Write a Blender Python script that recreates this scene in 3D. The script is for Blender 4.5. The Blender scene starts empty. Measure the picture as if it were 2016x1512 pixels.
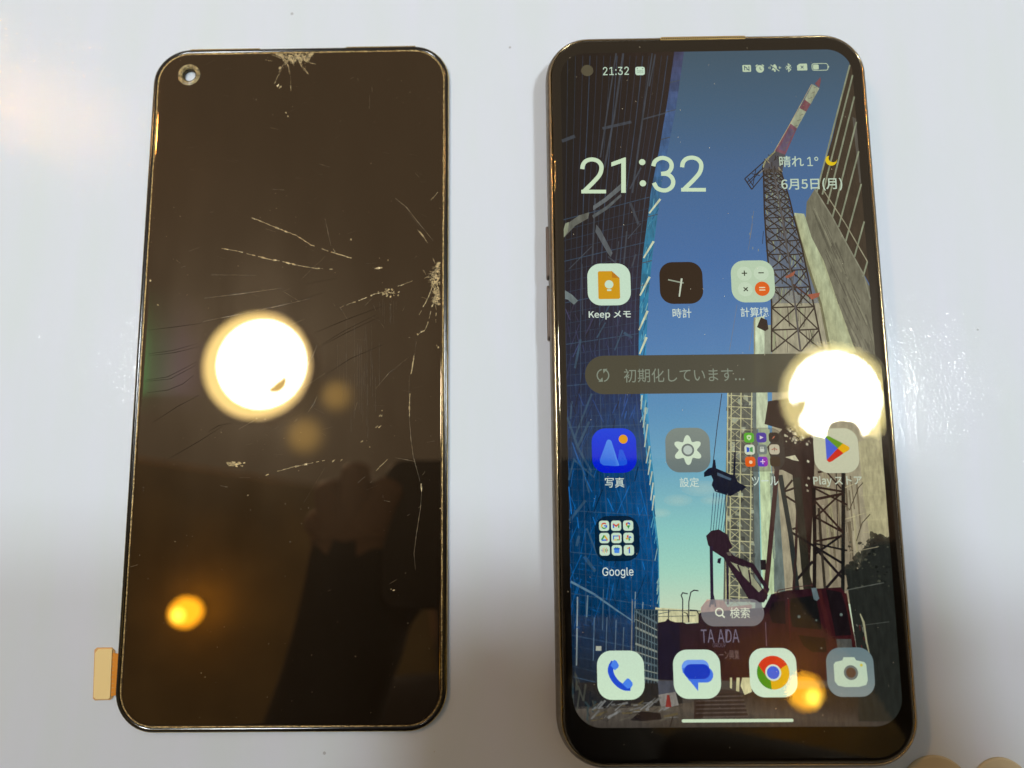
import bpy, bmesh, math, random, os
from mathutils import Vector, Matrix, Euler

random.seed(7)
scene = bpy.context.scene
col = scene.collection

# ------------------------------------------------------------------ camera
CAM_LOC = Vector((-0.043401, -0.022078, 0.160321))
CAM_ROT = Euler((0.13576, 0.012797, -0.0092737), 'XYZ')
F_PX = 1407.77                                   # focal length for a 2016 px wide picture
cam = bpy.data.cameras.new('camera')
cam.sensor_width = 36.0
cam.lens = F_PX / 2016 * 36.0
cam.clip_start = 0.005
cam.clip_end = 50
cam.dof.use_dof = True
cam.dof.focus_distance = 0.156
cam.dof.aperture_fstop = cam.lens / 2.7          # 2.7 mm entrance pupil
cam_ob = bpy.data.objects.new('camera', cam)
cam_ob.location = CAM_LOC
cam_ob.rotation_euler = CAM_ROT
col.objects.link(cam_ob)
scene.camera = cam_ob

# ------------------------------------------------------------------ world: the warm room around
world = bpy.data.worlds.new('World')
scene.world = world
world.use_nodes = True
world.node_tree.nodes['Background'].inputs[0].default_value = (0.27, 0.245, 0.215, 1)
world.node_tree.nodes['Background'].inputs[1].default_value = 1.12

scene.view_settings.view_transform = 'Standard'
scene.view_settings.look = 'None'
scene.view_settings.exposure = 0.0
scene.view_settings.gamma = 1.0
scene.view_settings.use_curve_mapping = False
scene.render.engine = 'CYCLES'
scene.cycles.use_denoising = True
scene.cycles.sample_clamp_indirect = 8.0
scene.cycles.transparent_max_bounces = 16

LAMP_CORE = (106, 113, 117)        # radiance of the two round lamps
LAMP_RIM = (8.0, 7.8, 4.2)

# ------------------------------------------------------------------ helpers
CAM_M = CAM_ROT.to_matrix()

def ray(px, py):
    d = CAM_M @ Vector(((px - 1008) / F_PX, -(py - 756) / F_PX, -1.0))
    return d / -d.z

def on_plane(px, py, z):
    """Point at height z (metres) measured from the picture."""
    p = CAM_LOC + ray(px, py) * (CAM_LOC.z - z)
    return p

ZD = 0.00730                    # height of the display of the right-hand phone

def U(px, py):
    p = on_plane(px, py, ZD)
    return (p.x, p.y)

ZP = 0.00120                    # height of the glass of the bare panel

def UL(px, py):
    p = on_plane(px, py, ZP)
    return (p.x, p.y)

def lin(c):
    c = c / 255.0
    return c / 12.92 if c <= 0.04045 else ((c + 0.055) / 1.055) ** 2.4

def rgb(c):
    return tuple(lin(v) for v in c[:3])

def new_obj(name, mesh, mats, parent=None):
    o = bpy.data.objects.new(name, mesh)
    col.objects.link(o)
    if mats is not None:
        for m in (mats if isinstance(mats, (list, tuple)) else [mats]):
            mesh.materials.append(m)
    if parent is not None:
        o.parent = parent
    return o

def tag(o, label=None, cat=None, group=None, kind=None):
    if label: o['label'] = label
    if cat: o['category'] = cat
    if group: o['group'] = group
    if kind: o['kind'] = kind
    return o

def empty(name, loc=(0, 0, 0)):
    o = bpy.data.objects.new(name, None)
    o.location = loc
    o.empty_display_size = 0.01
    col.objects.link(o)
    return o

def mesh_from(name, verts, faces, smooth=False):
    m = bpy.data.meshes.new(name)
    m.from_pydata(verts, [], faces)
    if smooth:
        m.polygons.foreach_set('use_smooth', [True] * len(m.polygons))
    m.update()
    return m

def rr_loop(w, h, r, inset=0.0, n=12, cx=0.0, cy=0.0):
    """Rounded rectangle outline, counter clockwise."""
    w2, h2, r = w / 2 - inset, h / 2 - inset, max(r - inset, 0.0002)
    pts = []
    for sx, sy, a0 in ((1, 1, 0), (-1, 1, 90), (-1, -1, 180), (1, -1, 270)):
        for i in range(n + 1):
            a = math.radians(a0 + 90 * i / n)
            pts.append((cx + sx * (w2 - r) + r * math.cos(a), cy + sy * (h2 - r) + r * math.sin(a)))
    return pts

def loft(name, loops, cap0=False, cap1=False, smooth=True):
    """loops: list of (pts, z)"""
    verts, faces = [], []
    n = len(loops[0][0])
    for pts, z in loops:
        verts += [(x, y, z) for x, y in pts]
    for k in range(len(loops) - 1):
        for i in range(n):
            j = (i + 1) % n
            faces.append((k * n + i, k * n + j, (k + 1) * n + j, (k + 1) * n + i))
    if cap0: faces.append(tuple(reversed(range(n))))
    if cap1: faces.append(tuple(range((len(loops) - 1) * n, len(loops) * n)))
    m = mesh_from(name, verts, faces)
    if smooth:
        for p in m.polygons:
            p.use_smooth = len(p.vertices) == 4
    return m

def circle(cx, cy, r, n=32):
    return [(cx + r * math.cos(2 * math.pi * i / n), cy + r * math.sin(2 * math.pi * i / n)) for i in range(n)]

# ------------------------------------------------------------------ materials
def mat(name):
    m = bpy.data.materials.new(name)
    m.use_nodes = True
    nt = m.node_tree
    nt.nodes.clear()
    out = nt.nodes.new('ShaderNodeOutputMaterial')
    return m, nt, out

def principled(name, base, rough=0.5, metal=0.0, spec=0.5, coat=0.0, bump=None, vary=None):
    m, nt, out = mat(name)
    b = nt.nodes.new('ShaderNodeBsdfPrincipled')
    b.inputs['Base Color'].default_value = (*base, 1)
    b.inputs['Roughness'].default_value = rough
    b.inputs['Metallic'].default_value = metal
    b.inputs['Specular IOR Level'].default_value = spec
    b.inputs['Coat Weight'].default_value = coat
    b.inputs['Coat Roughness'].default_value = 0.05
    if vary:
        scale, lo, hi = vary
        t = nt.nodes.new('ShaderNodeTexNoise'); t.inputs['Scale'].default_value = scale; t.inputs['Detail'].default_value = 4
        g = nt.nodes.new('ShaderNodeTexCoord')
        nt.links.new(g.outputs['Object'], t.inputs['Vector'])
        r = nt.nodes.new('ShaderNodeValToRGB')
        r.color_ramp.elements[0].position = 0.35; r.color_ramp.elements[1].position = 0.65
        r.color_ramp.elements[0].color = (*[v * lo for v in base], 1)
        r.color_ramp.elements[1].color = (*[v * hi for v in base], 1)
        nt.links.new(t.outputs[0], r.inputs[0]); nt.links.new(r.outputs[0], b.inputs['Base Color'])
    if bump:
        scale, strength, dist = bump
        t = nt.nodes.new('ShaderNodeTexNoise'); t.inputs['Scale'].default_value = scale; t.inputs['Detail'].default_value = 3
        g = nt.nodes.new('ShaderNodeTexCoord')
        nt.links.new(g.outputs['Object'], t.inputs['Vector'])
        bp = nt.nodes.new('ShaderNodeBump'); bp.inputs['Strength'].default_value = strength; bp.inputs['Distance'].default_value = dist
        nt.links.new(t.outputs[0], bp.inputs['Height']); nt.links.new(bp.outputs[0], b.inputs['Normal'])
    nt.links.new(b.outputs[0], out.inputs[0])
    return m

def emission(name, c, sampled=True):
    m, nt, out = mat(name)
    e = nt.nodes.new('ShaderNodeEmission')
    e.inputs[0].default_value = (*c, 1)
    e.inputs[1].default_value = 1
    nt.links.new(e.outputs[0], out.inputs[0])
    if not sampled:
        m.cycles.emission_sampling = 'NONE'
    return m

def glass_mat(name, ior, under, haze_amt, haze_rough=0.28, tint=(1, 1, 1)):
    """Front face of a cover glass. under: colour of what lies beneath, or None for clear glass."""
    m, nt, out = mat(name)
    if under is None:
        u = nt.nodes.new('ShaderNodeBsdfTransparent')
    else:
        u = nt.nodes.new('ShaderNodeBsdfDiffuse'); u.inputs[0].default_value = (*under, 1)
    g = nt.nodes.new('ShaderNodeBsdfGlossy'); g.inputs['Roughness'].default_value = 0.012; g.inputs[0].default_value = (*tint, 1)
    fr = nt.nodes.new('ShaderNodeFresnel'); fr.inputs[0].default_value = ior
    mx = nt.nodes.new('ShaderNodeMixShader')
    nt.links.new(fr.outputs[0], mx.inputs[0]); nt.links.new(u.outputs[0], mx.inputs[1]); nt.links.new(g.outputs[0], mx.inputs[2])
    # finger grease: a faint rough lobe, smeared unevenly
    h = nt.nodes.new('ShaderNodeBsdfGlossy'); h.inputs['Roughness'].default_value = haze_rough
    tc = nt.nodes.new('ShaderNodeTexCoord')
    mp = nt.nodes.new('ShaderNodeMapping'); mp.inputs['Scale'].default_value = (90, 30, 1); mp.inputs['Rotation'].default_value = (0, 0, 0.5)
    no = nt.nodes.new('ShaderNodeTexNoise'); no.inputs['Scale'].default_value = 1; no.inputs['Detail'].default_value = 5
    cr = nt.nodes.new('ShaderNodeValToRGB')
    cr.color_ramp.elements[0].position = 0.3; cr.color_ramp.elements[1].position = 0.75
    cr.color_ramp.elements[0].color = (*[haze_amt * 0.5 * q for q in tint], 1)
    cr.color_ramp.elements[1].color = (*[haze_amt * 1.5 * q for q in tint], 1)
    nt.links.new(tc.outputs['Object'], mp.inputs[0]); nt.links.new(mp.outputs[0], no.inputs['Vector'])
    nt.links.new(no.outputs[0], cr.inputs[0]); nt.links.new(cr.outputs[0], h.inputs[0])
    ad = nt.nodes.new('ShaderNodeAddShader')
    nt.links.new(mx.outputs[0], ad.inputs[0]); nt.links.new(h.outputs[0], ad.inputs[1])
    nt.links.new(ad.outputs[0], out.inputs[0])
    return m

def display_mat(name='lit_display', lo=0.97, hi=1.03, grain=False):
    m, nt, out = mat(name)
    a = nt.nodes.new('ShaderNodeAttribute'); a.attribute_name = 'col'
    e = nt.nodes.new('ShaderNodeEmission'); e.inputs[1].default_value = 1.0
    tc = nt.nodes.new('ShaderNodeTexCoord')
    no = nt.nodes.new('ShaderNodeTexNoise'); no.inputs['Scale'].default_value = 1 if grain else 2600; no.inputs['Detail'].default_value = 5 if grain else 1; no.inputs['Roughness'].default_value = 0.65
    mr = nt.nodes.new('ShaderNodeMapRange'); mr.inputs[1].default_value = 0.3; mr.inputs[2].default_value = 0.7
    mr.inputs[3].default_value = lo; mr.inputs[4].default_value = hi
    mp = nt.nodes.new('ShaderNodeMapping'); mp.inputs['Scale'].default_value = (1100, 260, 1) if grain else (1, 1, 1)
    mp.inputs['Rotation'].default_value = (0, 0, 0.12 if grain else 0)
    nt.links.new(tc.outputs['Object'], mp.inputs[0]); nt.links.new(mp.outputs[0], no.inputs['Vector']); nt.links.new(no.outputs[0], mr.inputs[0])
    nt.links.new(mr.outputs[0], e.inputs[1])
    nt.links.new(a.outputs['Color'], e.inputs[0])
    t = nt.nodes.new('ShaderNodeBsdfTransparent')
    mx = nt.nodes.new('ShaderNodeMixShader')
    nt.links.new(a.outputs['Alpha'], mx.inputs[0]); nt.links.new(t.outputs[0], mx.inputs[1]); nt.links.new(e.outputs[0], mx.inputs[2])
    nt.links.new(mx.outputs[0], out.inputs[0])
    m.cycles.emission_sampling = 'NONE'
    return m

def table_mat():
    m, nt, out = mat('white_laminate')
    b = nt.nodes.new('ShaderNodeBsdfPrincipled')
    tc = nt.nodes.new('ShaderNodeTexCoord')
    # faint cloudy tone
    n1 = nt.nodes.new('ShaderNodeTexNoise'); n1.inputs['Scale'].default_value = 22; n1.inputs['Detail'].default_value = 4
    r1 = nt.nodes.new('ShaderNodeValToRGB')
    r1.color_ramp.elements[0].position = 0.3; r1.color_ramp.elements[1].position = 0.7
    r1.color_ramp.elements[0].color = (0.695, 0.775, 0.83, 1); r1.color_ramp.elements[1].color = (0.72, 0.775, 0.89, 1)
    mp1 = nt.nodes.new('ShaderNodeMapping'); mp1.inputs['Scale'].default_value = (4.5, 0.8, 1); mp1.inputs['Rotation'].default_value = (0, 0, 0.06)
    nt.links.new(tc.outputs['Object'], mp1.inputs[0]); nt.links.new(mp1.outputs[0], n1.inputs['Vector']); nt.links.new(n1.outputs[0], r1.inputs[0])
    # grey specks of dirt
    vo = nt.nodes.new('ShaderNodeTexVoronoi'); vo.inputs['Scale'].default_value = 95
    nt.links.new(tc.outputs['Object'], vo.inputs['Vector'])
    lt = nt.nodes.new('ShaderNodeMath'); lt.operation = 'LESS_THAN'; lt.inputs[1].default_value = 0.035
    nt.links.new(vo.outputs['Distance'], lt.inputs[0])
    sp = nt.nodes.new('ShaderNodeSeparateColor'); nt.links.new(vo.outputs['Color'], sp.inputs[0])
    gt = nt.nodes.new('ShaderNodeMath'); gt.operation = 'GREATER_THAN'; gt.inputs[1].default_value = 0.62
    nt.links.new(sp.outputs[0], gt.inputs[0])
    mu = nt.nodes.new('ShaderNodeMath'); mu.operation = 'MULTIPLY'
    nt.links.new(lt.outputs[0], mu.inputs[0]); nt.links.new(gt.outputs[0], mu.inputs[1])
    mu2 = nt.nodes.new('ShaderNodeMath'); mu2.operation = 'MULTIPLY'; mu2.inputs[1].default_value = 0.55
    nt.links.new(mu.outputs[0], mu2.inputs[0])
    mx = nt.nodes.new('ShaderNodeMix'); mx.data_type = 'RGBA'
    mx.inputs[7].default_value = (0.25, 0.25, 0.27, 1)
    nt.links.new(mu2.outputs[0], mx.inputs[0]); nt.links.new(r1.outputs[0], mx.inputs[6])
    nt.links.new(mx.outputs[2], b.inputs['Base Color'])
    b.inputs['Roughness'].default_value = 0.55
    b.inputs['Specular IOR Level'].default_value = 0.25
    # glossy film on top with small ripples: gives the broken glints of the lamps
    b.inputs['Coat Weight'].default_value = 0.2
    b.inputs['Coat Roughness'].default_value = 0.012
    mp = nt.nodes.new('ShaderNodeMapping'); mp.inputs['Scale'].default_value = (1300, 800, 1)
    n2 = nt.nodes.new('ShaderNodeTexNoise'); n2.inputs['Scale'].default_value = 1; n2.inputs['Detail'].default_value = 2
    nt.links.new(tc.outputs['Object'], mp.inputs[0]); nt.links.new(mp.outputs[0], n2.inputs['Vector'])
    mp3 = nt.nodes.new('ShaderNodeMapping'); mp3.inputs['Scale'].default_value = (120, 45, 1)
    n3 = nt.nodes.new('ShaderNodeTexNoise'); n3.inputs['Scale'].default_value = 1; n3.inputs['Detail'].default_value = 2
    nt.links.new(tc.outputs['Object'], mp3.inputs[0]); nt.links.new(mp3.outputs[0], n3.inputs['Vector'])
    hm_ = nt.nodes.new('ShaderNodeMath'); hm_.operation = 'MULTIPLY_ADD'; hm_.inputs[1].default_value = 1.3
    nt.links.new(n3.outputs[0], hm_.inputs[0]); nt.links.new(n2.outputs[0], hm_.inputs[2])
    bp = nt.nodes.new('ShaderNodeBump'); bp.inputs['Strength'].default_value = 1.0; bp.inputs['Distance'].default_value = 0.00009
    nt.links.new(hm_.outputs[0], bp.inputs['Height'])
    nt.links.new(bp.outputs[0], b.inputs['Coat Normal'])
    nt.links.new(b.outputs[0], out.inputs[0])
    return m

M_table = table_mat()
M_display = display_mat()
M_grain = display_mat('lit_display_grainy_picture', 0.68, 1.32, True)
M_cover = glass_mat('clear_cover_glass', 1.78, None, 0.0035, tint=(1, 0.86, 0.66))
M_panel = glass_mat('dark_panel_glass', 2.12, (0.010, 0.0062, 0.003), 0.0055, tint=(1, 0.71, 0.44))
M_black = principled('black_bezel', (0.011, 0.0065, 0.003), 0.5, spec=0.05)
M_rim = principled('black_gloss_rim', (0.007, 0.005, 0.003), 0.14, spec=0.7)
M_lip = principled('bronze_lip', (0.60, 0.46, 0.19), 0.22, 0.9)
M_bronze = principled('bronze_metal_frame', (0.20, 0.165, 0.125), 0.40, 1.0, vary=(900, 0.85, 1.1))
M_edge = principled('polished_edge', (0.46, 0.36, 0.21), 0.16, 1.0)
M_button = principled('brown_button_metal', (0.24, 0.19, 0.16), 0.35, 1.0)
M_glue = principled('amber_adhesive', (0.52, 0.38, 0.16), 0.30, 0.5, vary=(2500, 0.35, 1.25), bump=(3000, 0.8, 0.0002))
M_ring = principled('pale_glue_ring', (0.27, 0.21, 0.085), 0.22, 0.2, coat=0.8, vary=(1400, 0.35, 1.4), bump=(1500, 0.8, 0.0003))
M_crack = principled('crushed_glass', (0.62, 0.50, 0.27), 0.35, 0.25, vary=(1700, 0.35, 1.25))
M_scratch = principled('fine_scratch', (0.22, 0.17, 0.095), 0.4, 0.1, vary=(900, 0.25, 1.3))
M_faint = principled('faint_scuff', (0.075, 0.058, 0.034), 0.5)
M_darkline = principled('dark_fracture', (0.012, 0.008, 0.006), 0.6, spec=0.0)
M_gold = principled('gold_plate', (0.98, 0.76, 0.34), 0.45, 0.0, bump=(600, 0.1, 0.0002))
M_goldedge = principled('gold_plate_edge', (0.72, 0.42, 0.16), 0.4, 0.2)
M_flex = principled('orange_flex_film', (0.80, 0.30, 0.02), 0.35, 0.1, coat=0.5)
M_mesh_gold = principled('gold_mesh', (0.62, 0.43, 0.16), 0.35, 0.9)
M_dark = principled('dark_hole', (0.02, 0.014, 0.008), 0.6)
M_beige = principled('beige_card', (0.60, 0.50, 0.31), 0.6, vary=(150, 0.93, 1.05))
M_dust = principled('pale_dust', (0.65, 0.58, 0.42), 0.6)
M_lens = principled('front_lens', (0.10, 0.085, 0.045), 0.08, coat=0.5)

# ------------------------------------------------------------------ setting: the table top
tm = loft('table_top', [(rr_loop(1.5, 0.98, 0.02, 0, 6, 0.0, 0.13), -0.025), (rr_loop(1.5, 0.98, 0.02, 0, 6, 0.0, 0.13), -0.001),
                        (rr_loop(1.5, 0.98, 0.02, 0.001, 6, 0.0, 0.13), 0.0)], True, True, False)
table = new_obj('table_top', tm, M_table)
tag(table, 'white laminate table top under both devices', 'table', kind='structure')

# ------------------------------------------------------------------ painter for flat lit shapes
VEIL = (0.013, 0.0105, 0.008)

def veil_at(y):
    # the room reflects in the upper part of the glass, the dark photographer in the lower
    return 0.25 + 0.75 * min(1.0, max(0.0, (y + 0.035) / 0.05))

class Paint:
    STEP = 4e-6
    def __init__(self, base=0):
        self.v, self.f, self.c, self.base, self.mi, self.tex = [], [], [], base, [], 0
    def poly(self, pts, c, layer=0, a=1.0, veil=True):
        """pts in metres on the phone; c one colour or one per point (0-255)."""
        i0 = len(self.v)
        z = ZD + (self.base + layer) * self.STEP
        for k, p in enumerate(pts):
            self.v.append((p[0], p[1], z))
            cc = c[k] if isinstance(c[0], (tuple, list)) else c
            l = rgb(cc)
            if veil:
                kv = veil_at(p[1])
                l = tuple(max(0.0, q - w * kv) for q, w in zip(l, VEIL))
            self.c.append((*l, a))
        self.f.append(tuple(range(i0, i0 + len(pts)))); self.mi.append(self.tex)
    def px(self, pts, c, layer=0, a=1.0):
        self.poly([U(*p) for p in pts], c, layer, a)
    def ribbon(self, pts, w, c, layer=0, a=1.0, closed=False):
        """Line of width w (metres) through pts (metres)."""
        n = len(pts)
        L, R = [], []
        for i, p in enumerate(pts):
            if closed:
                q0, q1 = pts[(i - 1) % n], pts[(i + 1) % n]
            else:
                q0, q1 = pts[max(i - 1, 0)], pts[min(i + 1, n - 1)]
            ww = w[i] if isinstance(w, (list, tuple)) else w
            if 0 < i < n - 1 or closed:
                a0 = math.atan2(p[1] - q0[1], p[0] - q0[0]); a1 = math.atan2(q1[1] - p[1], q1[0] - p[0])
                d = (a1 - a0 + math.pi) % (2 * math.pi) - math.pi
                am = a0 + d / 2
                k = 1 / max(0.45, math.cos(d / 2))
            else:
                am = math.atan2(q1[1] - q0[1], q1[0] - q0[0]); k = 1
            nx, ny = -math.sin(am) * ww / 2 * k, math.cos(am) * ww / 2 * k
            L.append((p[0] + nx, p[1] + ny)); R.append((p[0] - nx, p[1] - ny))
        m = n if closed else n - 1
        for i in range(m):
            j = (i + 1) % n
            cc = c
            if isinstance(c[0], (tuple, list)):
                cc = [c[i], c[j], c[j], c[i]]
            self.poly([R[i], R[j], L[j], L[i]], cc, layer, a)
    def line(self, pts, w, c, layer=0, a=1.0, closed=False):
        """pts in picture pixels, w in pixels (about 0.11 mm)."""
        w = [q * 0.000111 for q in w] if isinstance(w, (list, tuple)) else w * 0.000111
        self.ribbon([U(*p) for p in pts], w, c, layer, a, closed)
    def rrect(self, cx, cy, w, h, r, c, layer=0, a=1.0, c2=None):
        pts = rr_loop(w, h, r, 0, 8, cx, cy)
        if c2:
            cc = []
            for p in pts:
                t = (p[1] - cy) / h + 0.5
                cc.append(tuple(c2[k] + (c[k] - c2[k]) * t for k in range(3)))
            self.poly(pts, cc, layer, a)
        else:
            self.poly(pts, c, layer, a)
    def disc(self, cx, cy, r, c, layer=0, a=1.0, n=28):
        self.poly(circle(cx, cy, r, n), c, layer, a)
    def tris(self, verts, faces, c, layer=0):
        i0 = len(self.v)
        z = ZD + (self.base + layer) * self.STEP
        l = rgb(c)
        for p in verts:
            self.v.append((p[0], p[1], z)); self.c.append((*l, 1))
        self.f += [tuple(i0 + k for k in f) for f in faces]; self.mi += [0] * len(faces)
    def build(self, name, parent):
        m = bpy.data.meshes.new(name)
        m.from_pydata(self.v, [], self.f)
        at = m.color_attributes.new('col', 'FLOAT_COLOR', 'POINT')
        flat = [q for c in self.c for q in c]
        at.data.foreach_set('color', flat)
        m.polygons.foreach_set('material_index', self.mi)
        m.update()
        return new_obj(name, m, [M_display, M_grain], parent)

def load_font(fn):
    try:
        return bpy.data.fonts.load(os.path.join(bpy.utils.system_resource('DATAFILES'), 'fonts', fn))
    except Exception:
        return None
FONT = load_font('Inter.woff2')
FONT_CJK = load_font('Noto Sans CJK Regular.woff2')

def text_tris(body, bold=0.0):
    cu = bpy.data.curves.new('text', 'FONT')
    cu.body = body
    cu.size = 1.0
    cu.resolution_u = 4
    cu.offset = bold
    fo = FONT if all(ord(ch) < 256 for ch in body) else FONT_CJK
    if fo: cu.font = fo
    ob = bpy.data.objects.new('text', cu)
    col.objects.link(ob)
    bpy.context.view_layer.update()
    me = ob.to_mesh()
    v = [(p.co.x, p.co.y) for p in me.vertices]
    f = [tuple(p.vertices) for p in me.polygons]
    ob.to_mesh_clear()
    bpy.data.objects.remove(ob); bpy.data.curves.remove(cu)
    return v, f

def put_text(P, body, box, c, layer=0, bold=0.0):
    """box in picture pixels: x0, y0, x1, y1 of the ink."""
    v, f = text_tris(body, bold)
    if not v: return
    x0 = min(p[0] for p in v); x1 = max(p[0] for p in v); y0 = min(p[1] for p in v); y1 = max(p[1] for p in v)
    cxp, cyp = (box[0] + box[2]) / 2, (box[1] + box[3]) / 2
    a, b = U(box[0], cyp), U(box[2], cyp)
    t, u = U(cxp, box[1]), U(cxp, box[3])
    cx, cy = U(cxp, cyp)
    w, h = b[0] - a[0], t[1] - u[1]
    vv = [(cx + ((p[0] - x0) / (x1 - x0) - 0.5) * w, cy + ((p[1] - y0) / (y1 - y0) - 0.5) * h) for p in v]
    P.tris(vv, f, c, layer)

# ================================================================== the assembled phone
phone = empty('smartphone', (0, 0, 0))
tag(phone, 'bronze framed smartphone with lit home screen showing a crane wallpaper', 'smartphone')
PW, PH, PR = 0.0734, 0.1597, 0.0098
mm = 0.001
body = loft('frame', [(rr_loop(PW, PH, PR, i * mm, 14), z * mm) for i, z in
                      ((1.6, 0.0), (0.5, 0.5), (0.05, 1.8), (0.0, 3.4), (0.0, 4.9), (0.10, 5.9), (0.40, 6.65), (0.72, 6.95), (0.80, 6.97))], True, False)
new_obj('frame', body, M_bronze, phone)
edge = loft('polished_edge', [(rr_loop(PW, PH, PR, i * mm, 14), z * mm) for i, z in
                              ((0.80, 6.97), (0.86, 7.14), (0.98, 7.20), (1.12, 7.16), (1.22, 6.97))])
new_obj('polished_edge', edge, M_edge, phone)
bez = loft('bezel', [(rr_loop(PW, PH, PR, 1.22 * mm, 14), 6.95 * mm), (rr_loop(PW, PH, PR, 1.45 * mm, 14), 7.22 * mm)], False, True)
new_obj('bezel', bez, M_black, phone)
cov = loft('cover_glass', [(rr_loop(PW, PH, PR, i * mm, 14), z * mm) for i, z in
                           ((1.23, 6.98), (1.30, 7.25), (1.45, 7.45), (1.70, 7.56), (2.05, 7.60), (2.4, 7.605))], False, True)
new_obj('cover_glass', cov, M_cover, phone)

# two volume keys on the left flank
def key(y0, y1):
    yc, ln = (y0 + y1) / 2, y1 - y0
    pts = rr_loop(ln, 0.0022, 0.0010, 0, 5)
    ptsi = rr_loop(ln, 0.0022, 0.0010, 0.00022, 5)
    verts, n = [], len(pts)
    for p, x in ((pts, 0.0), (pts, -0.00035), (ptsi, -0.00055)):
        verts += [(-PW / 2 + x, yc + q[0], 0.0042 + q[1]) for q in p]
    faces = []
    for k in range(2):
        for i in range(n):
            j = (i + 1) % n
            faces.append((k * n + i, k * n + j, (k + 1) * n + j, (k + 1) * n + i))
    faces.append(tuple(range(2 * n, 3 * n)))
    return mesh_from('volume_key', verts, faces)
ky = [on_plane(1076, q, 0.0042).y for q in (447, 552, 563, 672)]
new_obj('volume_key', key(ky[1], ky[0]), M_button, phone)
new_obj('volume_key', key(ky[3], ky[2]), M_button, phone)

# earpiece slot along the top edge
ex0, ex1 = on_plane(1300, 84, 0.0071).x, on_plane(1468, 80, 0.0071).x
ey = PH / 2 - 0.00105
eg = loft('earpiece_grille', [(rr_loop(ex1 - ex0, 0.00085, 0.0004, 0, 5, (ex0 + ex1) / 2, ey), 0.0070),
                              (rr_loop(ex1 - ex0, 0.00085, 0.0004, 0, 5, (ex0 + ex1) / 2, ey), 0.00734),
                              (rr_loop(ex1 - ex0, 0.00085, 0.0004, 0.00012, 5, (ex0 + ex1) / 2, ey), 0.00740)], False, True)
ego = new_obj('earpiece_grille', eg, M_mesh_gold, phone)
v, f = [], []
nh = 38
for k in range(nh):
    for r in (0,):
        x = ex0 + (k + 0.8) / (nh + 0.6) * (ex1 - ex0)
        pts = circle(x, ey, 0.00017, 8)
        f.append(tuple(range(len(v), len(v) + 8)))
        v += [(a, b, 0.007406) for a, b in pts]
hs = new_obj('grille_holes', mesh_from('grille_holes', v, f), M_dark, ego)
hs['kind'] = 'stuff'

# ------------------------------------------------------------------ display: wallpaper picture
SX0, SX1, SY0, SY1, SR = -0.03335, 0.03318, -0.07160, 0.07550, 0.0058
W = Paint(0)

def clip_poly(pts):
    """Clip a polygon (metres) to the screen rectangle."""
    def cut(ps, inside, inter):
        out = []
        for i in range(len(ps)):
            a, b = ps[i - 1], ps[i]
            ia, ib = inside(a), inside(b)
            if ia != ib: out.append(inter(a, b))
            if ib: out.append(b)
        return out
    for ax, val, sgn in ((0, SX0, 1), (0, SX1, -1), (1, SY0, 1), (1, SY1, -1)):
        def inside(p): return (p[ax] - val) * sgn >= 0
        def inter(a, b):
            t = (val - a[ax]) / (b[ax] - a[ax])
            return tuple(a[k] + (b[k] - a[k]) * t for k in range(2))
        pts = cut(pts, inside, inter)
        if not pts: return []
    return pts

def wp(pts, c, layer, a=1.0):
    q = clip_poly([U(*p) for p in pts])
    if len(q) > 2: W.poly(q, c, layer, a)

def interp(stops, y):
    if y <= stops[0][0]: return stops[0][1]
    for (y0, c0), (y1, c1) in zip(stops, stops[1:]):
        if y <= y1:
            t = (y - y0) / (y1 - y0)
            return tuple(c0[k] + (c1[k] - c0[k]) * t for k in range(len(c0)))
    return stops[-1][1]

# the base rectangle with rounded corners shows the sky, graded from top to foot
sky = [(90, (68, 88, 102)), (220, (70, 98, 124)), (330, (72, 105, 146)), (520, (72, 112, 165)), (680, (84, 128, 178)),
       (800, (90, 144, 186)), (900, (106, 164, 194)), (970, (126, 182, 194)), (1040, (142, 202, 196)), (1120, (164, 214, 194)),
       (1190, (196, 218, 190)), (1240, (208, 216, 184)), (1300, (60, 60, 70)), (1340, (70, 66, 62)), (1440, (66, 62, 58))]
rows = []
yy = SY1
def row_pts(y):
    d = 0.0
    for ye, s in ((SY1 - SR, 1), (SY0 + SR, -1)):
        t = (y - ye) * s
        if t > 0: d = SR - math.sqrt(max(SR * SR - t * t, 0))
    return SX0 + d, SX1 - d
def y_of(y):
    # picture row that belongs to a height on the display, at its middle
    p = Vector((0, y, ZD)) - CAM_LOC
    q = CAM_M.transposed() @ p
    return 756 - F_PX * q.y / -q.z
N = 90
ys = [SY1 - (SY1 - SY0) * (0.5 - 0.5 * math.cos(math.pi * i / N)) for i in range(N + 1)]
for a, b in zip(ys, ys[1:]):
    xa0, xa1 = row_pts(a); xb0, xb1 = row_pts(b)
    ca, cb = interp(sky, y_of(a)), interp(sky, y_of(b))
    W.poly([(xb0, b), (xb1, b), (xa1, a), (xa0, a)], [cb, cb, ca, ca], 0)

rnd = random.Random(3)
# clouds
for cx, cy, w, h in ((1385, 962, 34, 12), (1335, 985, 22, 9), (1405, 985, 20, 7), (1300, 1010, 16, 7)):
    for s, al in ((1.3, 0.12), (0.9, 0.15), (0.55, 0.18)):
        wp([(cx + w * s * math.cos(t * 0.35), cy + h * s * math.sin(t * 0.35)) for t in range(18)], (196, 214, 196), 1, al)

W.tex = 1
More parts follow.
